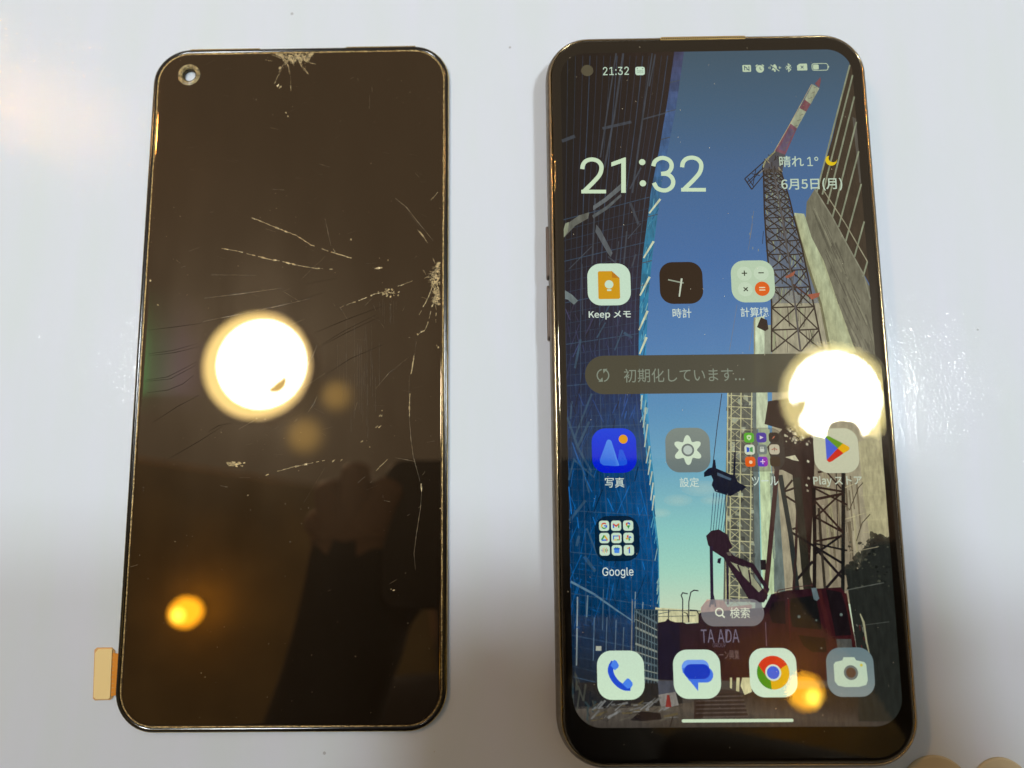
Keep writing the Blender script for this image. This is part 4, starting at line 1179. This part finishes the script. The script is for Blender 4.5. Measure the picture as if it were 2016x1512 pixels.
# line of adhesive between rim and glass
rg = random.Random(5)
def wob(pts, amt):
    return [(x + rg.uniform(-amt, amt), y + rg.uniform(-amt, amt)) for x, y in pts]
def dense(inset, step=0.0007):
    base = rr_loop(QW, QH, QR, inset, 14)
    out = []
    n = len(base)
    for i in range(n):
        a, b = base[i], base[(i + 1) % n]
        k = max(1, int(math.hypot(b[0] - a[0], b[1] - a[1]) / step))
        k = min(k, 200)
        for j in range(k):
            t = j / k
            out.append((a[0] + (b[0] - a[0]) * t, a[1] + (b[1] - a[1]) * t))
    return out
d0 = dense(1.02 * mm)
cx0 = [(x * (1 - 0.30 * mm / (QW / 2)), y * (1 - 0.30 * mm / (QH / 2))) for x, y in d0]
glue = loft('adhesive_line', [(wob(d0, 4e-5), 0.98 * mm), ([((a[0] + b[0]) / 2, (a[1] + b[1]) / 2) for a, b in zip(d0, cx0)], 1.10 * mm), (wob(cx0, 7e-5), 1.0 * mm)])
new_obj('adhesive_line', glue, M_glue, panel)
# glue ring around the camera hole
gr = loft('hole_ring', [(circle(HX, HY, r * mm, 44), z * mm) for r, z in ((2.68, 1.195), (2.6, 1.23), (2.45, 1.22), (2.25, 1.205), (2.1, 1.24), (1.9, 1.28), (1.75, 1.22), (1.62, 0.92), (1.36, 0.62))])
new_obj('hole_ring', gr, M_ring, panel)

# added film at the left edge, green glow painted in beside the lamp's reflection
fm, nt, out = mat('green_sheen_film')
at_ = nt.nodes.new('ShaderNodeAttribute'); at_.attribute_name = 'col'
gl = nt.nodes.new('ShaderNodeBsdfGlossy'); gl.inputs['Roughness'].default_value = 0.30
nt.links.new(at_.outputs['Color'], gl.inputs[0])
tr_ = nt.nodes.new('ShaderNodeBsdfTransparent'); mx_ = nt.nodes.new('ShaderNodeMixShader')
nt.links.new(at_.outputs['Alpha'], mx_.inputs[0]); nt.links.new(tr_.outputs[0], mx_.inputs[1]); nt.links.new(gl.outputs[0], mx_.inputs[2])
nt.links.new(mx_.outputs[0], out.inputs[0])
gv, gf, gc = [], [], []
cols_ = (((0.15, 0.75, 0.22), 0.030), ((0.22, 0.55, 0.25), 0.020), ((0.42, 0.28, 0.45), 0.012), ((0.5, 0.25, 0.4), 0.0))
rows_ = [(560, 0.0), (620, 0.25), (680, 0.7), (740, 1.0), (768, 0.8), (785, 0.15), (820, 0.0)]
for y_, k_ in rows_:
    x_ = 308 - (y_ - 150) * .0676 + 15
    for i_, dx_ in enumerate((0, 16, 70, 125)):
        q_ = PL(x_ + dx_, y_)
        gv.append((q_[0], q_[1], 1.203 * mm)); gc += [*cols_[i_][0], cols_[i_][1] * k_]
for r_ in range(len(rows_) - 1):
    for i_ in range(3):
        gf.append((r_ * 4 + i_, r_ * 4 + 4 + i_, r_ * 4 + 5 + i_, r_ * 4 + 1 + i_))
fme = mesh_from('green_sheen_film', gv, gf)
fme.color_attributes.new('col', 'FLOAT_COLOR', 'POINT').data.foreach_set('color', gc)
new_obj('green_sheen_film', fme, fm, panel)

# ---- cracks and scratches, thin raised shards of glass
ZC = 1.2 * mm
class Marks:
    def __init__(self): self.v, self.f = [], []
    def line(self, pts, w, jitter=0.0, z=6e-6, taper=True):
        """pts in picture pixels, w in pixels"""
        P_ = []
        for (x0, y0), (x1, y1) in zip(pts, pts[1:]):
            n = max(1, int(math.hypot(x1 - x0, y1 - y0) / 6)) if jitter else 1
            for i in range(n):
                t = i / n
                P_.append((x0 + (x1 - x0) * t + rg.uniform(-jitter, jitter), y0 + (y1 - y0) * t + rg.uniform(-jitter, jitter)))
        P_.append(pts[-1])
        n = len(P_)
        q = [PL(*p) for p in P_]
        for i in range(n - 1):
            if jitter and n > 6 and rg.random() < 0.14: continue
            fat = rg.choice((0.55, 0.7, 0.8, 1.0, 1.0, 2.3)) if jitter else 1.0
            a, b = q[i], q[i + 1]
            d = math.hypot(b[0] - a[0], b[1] - a[1]) or 1e-9
            nx, ny = -(b[1] - a[1]) / d, (b[0] - a[0]) / d
            def ww(k):
                t = k / max(1, n - 1)
                e = (0.35 + 0.65 * math.sin(math.pi * t)) if taper else 1
                return w * 0.000085 / 2 * e * (rg.uniform(0.6, 1.35) * fat if jitter else 1)
            w0, w1 = ww(i), ww(i + 1)
            k = len(self.v)
            self.v += [(a[0] - nx * w0, a[1] - ny * w0, ZC + z), (b[0] - nx * w1, b[1] - ny * w1, ZC + z), (b[0] + nx * w1, b[1] + ny * w1, ZC + z), (a[0] + nx * w0, a[1] + ny * w0, ZC + z),
                       ((a[0] + b[0]) / 2, (a[1] + b[1]) / 2, ZC + z + min(w0, w1) * 0.8)]
            self.f += [(k, k + 1, k + 4), (k + 1, k + 2, k + 4), (k + 2, k + 3, k + 4), (k + 3, k, k + 4)]
    def chip(self, x, y, r, stretch=1.0, ang=0.0):
        cx, cy = PL(x, y)
        r *= 0.000111
        k = len(self.v)
        n = rg.choice((3, 4, 5))
        for i in range(n):
            a = 2 * math.pi * i / n + rg.uniform(-.4, .4)
            dx, dy = r * stretch * math.cos(a) * rg.uniform(.6, 1.2), r * math.sin(a) * rg.uniform(.6, 1.2)
            self.v.append((cx + dx * math.cos(ang) - dy * math.sin(ang), cy + dx * math.sin(ang) + dy * math.cos(ang), ZC + 8e-6))
        self.v.append((cx + rg.uniform(-r, r) * .3, cy + rg.uniform(-r, r) * .3, ZC + 8e-6 + r * rg.uniform(.2, .7)))
        for i in range(n):
            self.f.append((k + i, k + (i + 1) % n, k + n))
    def build(self, name, mat_):
        o = new_obj(name, mesh_from(name, self.v, self.f), mat_, panel)
        return o

TOP_PROF = [(543, 2), (550, 5), (556, 8), (559, 19), (565, 23), (569, 14), (573, 17), (578, 22), (583, 12), (588, 15), (592, 22), (597, 10), (603, 18), (608, 15), (612, 6), (617, 3)]
SIDE_PROF = [(516, 3), (523, 9), (528, 7), (534, 13), (541, 17), (546, 14), (552, 20), (558, 16), (563, 17), (568, 11), (575, 15), (580, 9), (588, 13), (594, 16), (600, 3)]
def prof_at(p, v):
    for (a, da), (b, db) in zip(p, p[1:]):
        if a <= v <= b: return da + (db - da) * (v - a) / (b - a)
    return 2.0
# crushed spot on the top edge
m1 = Marks()
for k in range(620):
    t = rg.random()
    x = 543 + 74 * t
    top = 104.5
    depth = prof_at(TOP_PROF, x) * rg.random() ** 0.75
    m1.chip(x, top + depth, rg.uniform(.5, 1.8), rg.uniform(1, 1.8), rg.uniform(0, 3))
for pts, w in (([(566, 126), (571, 146)], 1.6), ([(560, 124), (552, 136), (549, 142)], 1.2), ([(590, 122), (594, 131), (600, 140)], 2.2), ([(597, 132), (607, 146)], 1.6), ([(601, 130), (600, 139)], 1.4), ([(604, 118), (612, 124), (622, 126)], 1.6), ([(577, 122), (579, 130)], 1.4),
               ([(522, 118), (537, 120)], 1), ([(555, 135), (540, 165)], 0.8), ([(572, 150), (573, 180)], 0.6), ([(535, 108), (548, 112), (560, 118)], 2)):
    m1.line(pts, w, 0.5)
for k in range(34):
    x = rg.uniform(548, 616); y = 104 + prof_at(TOP_PROF, x); a = rg.gauss(1.57, .6); l = rg.uniform(2, 8)
    m1.line([(x, y - 2), (x + l * math.cos(a), y + l * math.sin(a))], rg.uniform(.6, 1.2))
m1.build('impact_chip', M_crack)
m1 = Marks()
for k in range(560):
    t = rg.random()
    y = 516 + 84 * t
    depth = prof_at(SIDE_PROF, y) * rg.random() ** 0.75
    m1.chip(866.5 - depth, y, rg.uniform(.5, 1.7), rg.uniform(1, 1.8), rg.uniform(0, 3))
for pts, w in (([(857, 520), (852, 508)], 1.6), ([(852, 562), (846, 578), (841, 590), (833, 604), (825, 620)], 2.2), ([(841, 588), (830, 585)], 1.3), ([(856, 590), (850, 604), (846, 620), (841, 640), (836, 651), (828, 654), (822, 660)], 1.9),
               ([(856, 596), (859, 610), (858, 635)], 1.2), ([(850, 545), (838, 546)], 1.2), ([(838, 540), (833, 532)], 1.4), ([(835, 548), (845, 543)], 2.0), ([(866, 600), (862, 594)], 1.5), ([(848, 394), (862, 378)], 1.1)):
    m1.line(pts, w, 0.5)
for k in range(30):
    y = rg.uniform(516, 600); x = 866 - prof_at(SIDE_PROF, y); a = rg.gauss(3.14, .7); l = rg.uniform(2, 8)
    m1.line([(x + 2, y), (x + l * math.cos(a), y + l * math.sin(a))], rg.uniform(.6, 1.2))
m1.build('impact_chip', M_crack)

# long bright cracks
for pts, w, j in (([(496, 429), (520, 438), (560, 455), (583, 463), (612, 482), (640, 492), (658, 498), (692, 508)], 1.9, 0.5),
                  ([(436, 489), (470, 495), (485, 499), (520, 508), (550, 514), (595, 524), (617, 528), (636, 529)], 1.9, 0.5),
                  ([(670, 605), (700, 594), (735, 580), (752, 576), (762, 574), (778, 578)], 1.9, 0.7),
                  ([(783, 564), (812, 553)], 1.5, 0.4), ([(648, 530), (655, 530)], 2, 0.3), ([(738, 529), (753, 527)], 2.2, 0.5), ([(656, 490), (660, 496)], 3, 0.3),
                  ([(815, 700), (812, 722), (809, 736)], 2.6, 0.3), ([(807, 775), (806, 800), (806, 822)], 2.2, 0.2), ([(546, 928), (575, 920), (640, 906)], 1.9, 0.2), ([(740, 927), (763, 904)], 2, 0.3),
                  ([(829, 952), (830, 968)], 2.0, 0.2), ([(822, 452), (834, 466), (842, 479)], 1.7, 0.2)):
    m = Marks(); m.line(pts, w, j); m.build('crack', M_crack)
# blotch of crushed glass
m1 = Marks()
for k in range(46):
    m1.chip(762 + rg.gauss(0, 8), 576 + rg.gauss(0, 3), rg.uniform(.8, 2.0), 1.3, rg.uniform(0, 3))
for k in range(60):
    m1.chip(459 + rg.gauss(0, 8), 914 + rg.gauss(0, 2.2), rg.uniform(.7, 2.2), 2.0, -0.2)
for x, y, r, s, a in ((552, 172, 3, 2.2, 1.0), (547, 168, 2.5, 2.4, 1.0), (551, 134, 3, 1.5, 1.1), (563, 222, 2.4, 1.4, -1), (567, 229, 2, 1.2, -1), (748, 818, 1.4, 2.4, .9), (751, 819, 1.4, 2.4, .9), (752, 809, 1.4, 2, .9), (742, 840, 1.5, 2.6, .7), (748, 840, 1.6, 2.6, .7),
                       (713, 869, 1.6, 2.6, .6), (691, 471, 2, 1.6, -1), (764, 512, 1.8, 1.8, -1.2), (728, 880, 1, 1.2, 0), (822, 658, 1.6, 1, 0), (296, 552, 3.2, 1, 0), (311, 600, 1.8, 2, -.6), (526, 935, 1.4, 2.8, .3), (488, 975, 1.4, 2, .5), (345, 1066, 1.6, 1, 0), (396, 1325, 1.2, 1, 0), (404, 1333, 1, 2, .6),
                       (867, 1001, 1.6, 1.2, .3), (870, 1101, 1.5, 1, 0), (655, 908, 2, 3, .5), (672, 906, 1.4, 3, .8), (775, 1162, 1.6, 2, .2), (770, 1160, 1.2, 1.5, .2), (855, 1480, 1, 1, 0), (860, 680, 2, 1.2, 1.2), (863, 684, 2, 1.5, 1.3)):
    m1.chip(x, y, r, s, a)
m1.build('glass_chips', M_crack)['kind'] = 'stuff'

# finer scratches
for pts, w in (([(416, 541), (505, 542)], 1.0), ([(402, 587), (470, 579), (555, 567)], 1.0), ([(400, 633), (455, 622), (550, 602), (610, 588)], 1.1), ([(778, 390), (800, 408), (825, 440), (853, 474)], 1.3), ([(806, 420), (830, 452)], .8), ([(640, 430), (645, 455), (652, 485)], .7),
               ([(640, 505), (595, 548)], .7), ([(806, 738), (805, 780)], .8), ([(806, 822), (809, 865), (814, 900), (827, 948)], .9), ([(830, 968), (828, 1000), (820, 1050), (815, 1090), (818, 1122)], 1.0), ([(820, 672), (816, 700)], .8), ([(669, 604), (684, 629)], .9), ([(735, 600), (740, 612)], 1.1), ([(718, 602), (733, 587)], .9),
               ([(656, 597), (660, 603)], 1.1), ([(750, 636), (757, 646)], .9), ([(796, 604), (793, 612)], 1.0), ([(537, 373), (559, 374)], 1.1), ([(412, 418), (421, 417)], 1.2), ([(371, 495), (392, 487)], .9), ([(347, 512), (355, 518)], 1.2), ([(357, 526), (365, 524)], 1.6), ([(523, 450), (543, 457)], .9),
               ([(728, 188), (727, 214)], 1.2), ([(732, 172), (733, 181)], 1.5), ([(690, 155), (697, 152)], 1.2), ([(704, 154), (706, 160)], 1.2), ([(630, 323), (649, 329)], 1.2), ([(817, 340), (826, 350)], .8), ([(532, 251), (548, 255)], 1.0), ([(624, 680), (614, 705), (606, 720)], 1.1), ([(624, 780), (618, 795), (606, 812)], .9), ([(580, 830), (585, 825)], 1.2),
               ([(703, 792), (699, 808)], 1.2), ([(840, 871), (855, 868)], 1.1), ([(778, 901), (800, 905), (818, 909)], .8), ([(705, 950), (718, 939)], 1.6), ([(728, 951), (733, 947)], 1.2), ([(832, 935), (837, 928)], 1.0), ([(768, 988), (756, 985)], 1.4), ([(824, 1000), (830, 995)], 1.2), ([(802, 1015), (807, 1012)], 1.6), ([(754, 975), (754, 980)], 1.2), ([(472, 940), (492, 940)], .8), ([(434, 956), (448, 959)], 1.6), ([(766, 1150), (781, 1141)], 1.1), ([(645, 1164), (652, 1161)], .8), ([(598, 990), (640, 920)], .5),
               ([(257, 1116), (271, 1112)], 1.6), ([(720, 965), (745, 955)], .5), ([(560, 575), (590, 594)], .8), ([(835, 1412), (831, 1420)], 1.0), ([(536, 622), (560, 648)], .8), ([(805, 703), (765, 735), (740, 765)], .6), ([(560, 645), (600, 628)], .7), ([(595, 765), (640, 735)], 1.1), ([(470, 845), (500, 828)], 1.0)):
    m = Marks(); m.line(pts, w * 1.15, 0.0); m.build('scratch', M_scratch)
# dark hairline fractures, faint upright scuffs and specks: too fine to pick apart
m = Marks()
for pts in ([(290, 650), (350, 643), (400, 636)], [(290, 697), (340, 690), (390, 676)], [(295, 700), (345, 694), (392, 682)], [(283, 749), (330, 742), (388, 712)], [(285, 751), (335, 746), (388, 718)], [(290, 773), (330, 768), (360, 756), (382, 738)],
            [(300, 832), (350, 800), (392, 778)], [(410, 850), (430, 838), (460, 832)], [(320, 910), (390, 870), (440, 838)], [(630, 680), (680, 650), (740, 620)], [(628, 684), (680, 656), (745, 625)], [(640, 738), (690, 706), (755, 678)], [(620, 655), (680, 630), (760, 600)], [(560, 600), (640, 575)], [(600, 560), (660, 548)]):
    m.line(pts, 1.3, 0, 5e-6)
m.build('dark_fractures', M_darkline)['kind'] = 'stuff'
m = Marks()
for k in range(34):
    x = rg.gauss(716, 22); y0 = rg.uniform(630, 760)
    m.line([(x, y0), (x + rg.uniform(-1, 1), y0 + rg.uniform(20, 110))], rg.uniform(.5, 1.2), 0, 4e-6)
for k in range(10):
    x = rg.uniform(745, 785); m.line([(x, rg.uniform(580, 600)), (x, rg.uniform(610, 640))], .8, 0, 4e-6)
for k in range(60):
    x, y = rg.uniform(310, 860), rg.uniform(120, 900); a = rg.uniform(-.6, .6); l = rg.uniform(4, 22)
    m.line([(x, y), (x + l * math.cos(a), y + l * math.sin(a))], .7, 0, 4e-6)
m.build('faint_scuffs', M_faint)['kind'] = 'stuff'
m = Marks()
for k in range(190):
    t = rg.random()
    y = 110 + 1310 * rg.random()
    x0 = 308 - (y - 150) * .0676 + 14; m.chip(rg.uniform(x0, 866), y, rg.uniform(.35, 1.0), rg.uniform(1, 2), rg.uniform(0, 3))
for k in range(60):      # splinters along both long edges
    y = rg.uniform(150, 1400); m.chip(866 + rg.uniform(-1, 9), y, rg.uniform(.4, .9), 1.2, 0)
    y = rg.uniform(150, 1400); m.chip(308 - (y - 150) * .0676 + rg.uniform(4, 16), y, rg.uniform(.4, .9), 1.2, 0)
m.build('specks', M_scratch)['kind'] = 'stuff'

# ================================================================== flex connector beside the panel
conn = empty('flex_connector', (0, 0, 0))
tag(conn, 'small gold flat connector plate on an orange ribbon at the lower left of the panel', 'connector')
def quad_slab(name, pts, z0, z1, mat_, bevel=0.0):
    c_ = (sum(p[0] for p in pts) / len(pts), sum(p[1] for p in pts) / len(pts))
    def shr(k): return [(p[0] + (c_[0] - p[0]) * k, p[1] + (c_[1] - p[1]) * k) for p in pts]
    loops = [(pts, z0), (pts, z1 - bevel)]
    if bevel: loops.append((shr(bevel * 260), z1))
    return loft(name, loops, True, True, False)
def zp(pts, z): return [(on_plane(x, y, z).x, on_plane(x, y, z).y) for x, y in pts]
back = zp([(183, 1375), (186, 1279), (191, 1275), (220, 1275), (226, 1281), (222, 1373), (217, 1378), (187, 1379)][::-1], 0.0002)
new_obj('stiffener', quad_slab('stiffener', back, 0.00002, 0.00022, M_goldedge), M_goldedge, conn)
fr = zp([(184, 1372), (187, 1286), (193, 1278), (221, 1278), (217, 1374), (212, 1377), (188, 1377)][::-1], 0.0005)
new_obj('gold_plate', quad_slab('gold_plate', fr, 0.00023, 0.00055, M_gold, 0.00008), M_gold, conn)
rb = zp([(217, 1371), (221, 1285), (236, 1288), (232, 1368)][::-1], 0.0003)
rbo = new_obj('ribbon', quad_slab('ribbon', rb, 0.00023, 0.00034, M_flex), M_flex, conn)
for k in range(9):
    y = 1294 + k * 8.5
    a = zp([(218.5, y + 1.2), (218.8, y), (224, y), (223.8, y + 1.2)][::-1], 0.00035)
    new_obj('trace', quad_slab('trace', a, 0.00034, 0.00037, M_goldedge), M_goldedge, rbo)

# ================================================================== two beige rounds at the lower right corner
def round_card(pxc, pyc, r, lab):
    p = on_plane(pxc, pyc, 0.0008)
    o = new_obj('beige_disc', loft('beige_disc', [(circle(0, 0, r, 48), 0.0001), (circle(0, 0, r, 48), 0.0006), (circle(0, 0, r - 0.00025, 48), 0.0008)], True, True, False), M_beige)
    o.location = (p.x, p.y, 0)
    tag(o, lab, 'disc', 'beige discs at the table corner')
round_card(1846, 1562, 0.0073, 'larger beige disc cut off by the bottom edge, nearer the phone')
round_card(1975, 1552, 0.0059, 'smaller beige disc at the bottom right corner of the picture')

# ================================================================== the room seen in the glass: lamps, photographer
M_core = emission('lamp_diffuser', LAMP_CORE)
M_lrim = emission('lamp_rim_glow', LAMP_RIM)
M_crescent = emission('crescent_glow', (4.2, 3.8, 1.7))
M_soft, nt, out = mat('ghost_disc_glow')
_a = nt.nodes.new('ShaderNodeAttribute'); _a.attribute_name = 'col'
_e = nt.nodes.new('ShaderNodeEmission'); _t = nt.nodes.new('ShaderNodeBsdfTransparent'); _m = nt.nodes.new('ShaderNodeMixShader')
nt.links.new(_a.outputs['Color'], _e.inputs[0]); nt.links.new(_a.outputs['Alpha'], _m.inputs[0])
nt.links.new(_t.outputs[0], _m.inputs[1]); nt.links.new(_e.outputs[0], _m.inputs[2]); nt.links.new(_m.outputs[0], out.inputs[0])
M_house = principled('lamp_housing', (0.55, 0.5, 0.42), 0.5)
M_bulb = emission('amber_bulb', (13, 6.8, 0.35))
M_bulbcore = emission('amber_bulb_core', (26, 19, 2.5))

def lamp(loc, lab, crescent, ghosts, crescent_mat):
    t = empty('ceiling_lamp', loc)
    tag(t, lab, 'lamp', 'round lamps above the table')
    hs_ = loft('housing', [(circle(0, 0, .085, 48), .12), (circle(0, 0, .106, 48), .10), (circle(0, 0, .1075, 48), .015), (circle(0, 0, .103, 48), .0005)], True, False)
    new_obj('housing', hs_, M_house, t)
    rm = loft('glowing_rim', [(circle(0, 0, .1025, 48), .0), (circle(.005, .004, .0822, 48), .0121)])
    new_obj('glowing_rim', rm, M_lrim, t)
    cr_ = mesh_from('diffuser', [(x, y, .012) for x, y in circle(.005, .004, .082, 48)], [tuple(reversed(range(48)))])
    new_obj('diffuser', cr_, M_core, t)
    cxx, cyy, a0, a1 = crescent
    n = 12
    inner, outer = [], []
    for i in range(n + 1):
        a = math.radians(a0 + (a1 - a0) * i / n)
        w_ = .0145 * math.sin(math.pi * i / n) + .001
        inner.append((cxx + (.030 - w_) * math.cos(a), cyy + (.030 - w_) * math.sin(a), .006)); outer.append((cxx + (.030 + w_) * math.cos(a), cyy + (.030 + w_) * math.sin(a), .006))
    v_ = inner + outer
    fs = [(i, i + 1, n + 2 + i, n + 1 + i) for i in range(n)]
    new_obj('glow_crescent', mesh_from('glow_crescent', v_, fs), crescent_mat, t)  # added arc, the yellow bloom on the lamp put into its emission
    for dx, dy, r in ghosts:
        # added disc for a ghost glow, bright in its middle, fading to its edge
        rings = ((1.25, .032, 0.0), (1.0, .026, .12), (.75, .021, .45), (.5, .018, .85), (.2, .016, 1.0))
        s = loft('ghost_disc', [(circle(dx, dy, r * q, 24), z) for q, z, a in rings], False, True)
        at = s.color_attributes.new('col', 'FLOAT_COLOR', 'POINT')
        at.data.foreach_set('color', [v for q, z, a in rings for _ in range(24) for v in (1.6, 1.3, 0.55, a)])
        new_obj('ghost_disc', s, M_soft, t)

lamp((-0.5524, 0.2058, 1.2), 'round glowing lamp above, mirrored in the cracked panel', (.024, -.018, -115, 15), ((.150, -.058, .034), (.090, -.135, .040)), M_crescent)
lamp((0.5512, 0.1280, 1.2), 'round glowing lamp above, mirrored at the right edge of the lit screen', (-.040, -.030, 100, 210), (), M_lrim)

M_bulbhot = emission('warm_bulb', (270, 135, 42))
def bulb(loc, lab, r, glow=None):
    t = empty('amber_bulb', loc)
    tag(t, lab, 'bulb', 'small amber bulbs')
    prof = ((.0, -1.0), (.45, -.9), (.85, -.45), (1.0, .05), (.85, .6), (.5, 1.1), (.3, 1.5))
    b_ = loft('glass_bulb', [(circle(.004 * z, 0, max(q, .02) * r, 20), z * r) for q, z in prof], True, True)
    new_obj('glass_bulb', b_, glow or M_bulb, t)
    c_ = loft('bulb_cap', [(circle(0, 0, .3 * r, 16), 1.5 * r), (circle(0, 0, .3 * r, 16), 2.3 * r)], True, True)
    new_obj('bulb_cap', c_, M_house, t)
    g = loft('bright_filament', [(circle(0, 0, .42 * r, 14), -1.06 * r), (circle(0, 0, .2 * r, 14), -1.1 * r)], True, True)
    new_obj('bright_filament', g, M_bulbcore, t)
bulb((-0.6665, -0.2558, 1.2), 'small amber bulb mirrored low in the dark panel', .027)
bulb((0.4599, -0.3985, 1.2), 'small amber bulb mirrored beside the browser icon', .031)
bulb((-1.0718, 0.7657, 1.2), 'warm bulb glinting on the table at the upper left', .040, M_bulbhot)

# added timber beam above the bulbs, there to dim the lower part of the reflections
M_wood = principled('dark_timber', (0.40, 0.33, 0.18), 0.6, vary=(9, 0.75, 1.15))
bm_ = loft('added_beam', [(rr_loop(4.4, 1.5, .02, 0, 4, 0.0, -.85), 1.268), (rr_loop(4.4, 1.5, .02, 0, 4, 0.0, -.85), 1.40)], True, True, False)
bo = new_obj('added_beam', bm_, M_wood)
bo['kind'] = 'structure'
bo.rotation_euler = (0, 0, math.radians(-9))

# phone that takes the picture
M_grey = principled('dark_phone_back', (0.02, 0.02, 0.024), 0.35)
cp = loft('handheld_phone', [(rr_loop(.165, .064, .009, i * mm, 8, -.022 + .0434, -.0220), z * mm) for i, z in ((1.2, 0.8), (0, 2.2), (0, 7.5), (1.2, 9))], True, True)
hp = new_obj('handheld_phone', cp, M_grey)
hp.location = CAM_LOC
hp.rotation_euler = CAM_ROT
tag(hp, 'dark phone held above the table, mirrored in the black glass', 'smartphone')

# photographer leaning over the table
def person():
    V = {}
    vs, es, rs = [], [], []
    def add(p, r, prev=None):
        vs.append(p); rs.append(r)
        if prev is not None: es.append((prev, len(vs) - 1))
        return len(vs) - 1
    pel = add((-.06, -.52, .02), .14)
    sp = add((-.06, -.44, .22), .13, pel)
    ch = add((-.06, -.31, .42), .15, sp)
    nk = add((-.06, -.22, .52), .055, ch)
    hd = add((-.06, -.17, .58), .085, nk)
    hd2 = add((-.06, -.10, .66), .095, hd)
    add((-.06, -.07, .72), .06, hd2)
    for s in (-1, 1):
        hip = add((-.06 + s * .09, -.52, -.06), .09, pel)
        kn = add((-.06 + s * .11, -.48, -.36), .06, hip)
        an = add((-.06 + s * .11, -.54, -.68), .04, kn)
        add((-.06 + s * .12, -.42, -.73), .03, an)
    for s, hx_, oy in ((-1, -.120, -.026), (1, .098, -.010)):
        sh = add((-.06 + s * (.17 if s < 0 else .13), -.28, .46), .075, ch)
        el = add((hx_ + s * (.045 if s < 0 else .135), -.22, .225), .042, sh)
        wr = add((hx_ + s * (.006 if s < 0 else .020), -.080 + oy, .172), .024, el)
        pm = add((hx_, -.040 + oy, .170), .024, wr)
        for k, (dx, dy, dz) in enumerate(((-s * .020, .036, -.004), (-s * .004, .044, -.003), (s * .010, .036, -.002), (s * .018, .022, .0))):
            f1 = add((hx_ + dx * .6, -.030 + oy + dy * .55, .168 + dz), .0088, pm)
            add((hx_ + dx, -.030 + oy + dy, .164 + dz), .0075, f1)
        th = add((hx_ - s * .022, -.052 + oy, .176), .010, pm)
        add((hx_ - s * .036, -.034 + oy, .178), .0085, th)
    me = bpy.data.meshes.new('person')
    me.from_pydata(vs, es, [])
    o = bpy.data.objects.new('person', me); col.objects.link(o)
    sk = o.modifiers.new('skin', 'SKIN'); sk.use_smooth_shade = True
    for i, r in enumerate(rs):
        me.skin_vertices[0].data[i].radius = (r, r)
    me.skin_vertices[0].data[0].use_root = True
    sb = o.modifiers.new('sub', 'SUBSURF'); sb.levels = 2; sb.render_levels = 2
    dg = bpy.context.evaluated_depsgraph_get()
    ev = o.evaluated_get(dg)
    m2 = bpy.data.meshes.new_from_object(ev)
    bpy.data.objects.remove(o)
    M_skin = principled('skin', (0.26, 0.15, 0.09), 0.55)
    M_cloth = principled('navy_cloth', (0.018, 0.02, 0.028), 0.85, vary=(60, 0.8, 1.2))
    M_hair = principled('dark_hair', (0.012, 0.009, 0.007), 0.5)
    po = new_obj('person', m2, [M_cloth, M_skin, M_hair])
    for p in m2.polygons:
        c_ = p.center
        p.use_smooth = True
        if c_.z > .56 and c_.y > -.27: p.material_index = 2 if c_.z > .60 and c_.y > -.13 or c_.z > .68 else 1
        elif c_.y > -.050 and c_.z < .25: p.material_index = 1
        else: p.material_index = 0
    tag(po, 'person in dark clothes leaning over the table holding a phone', 'person')
person()
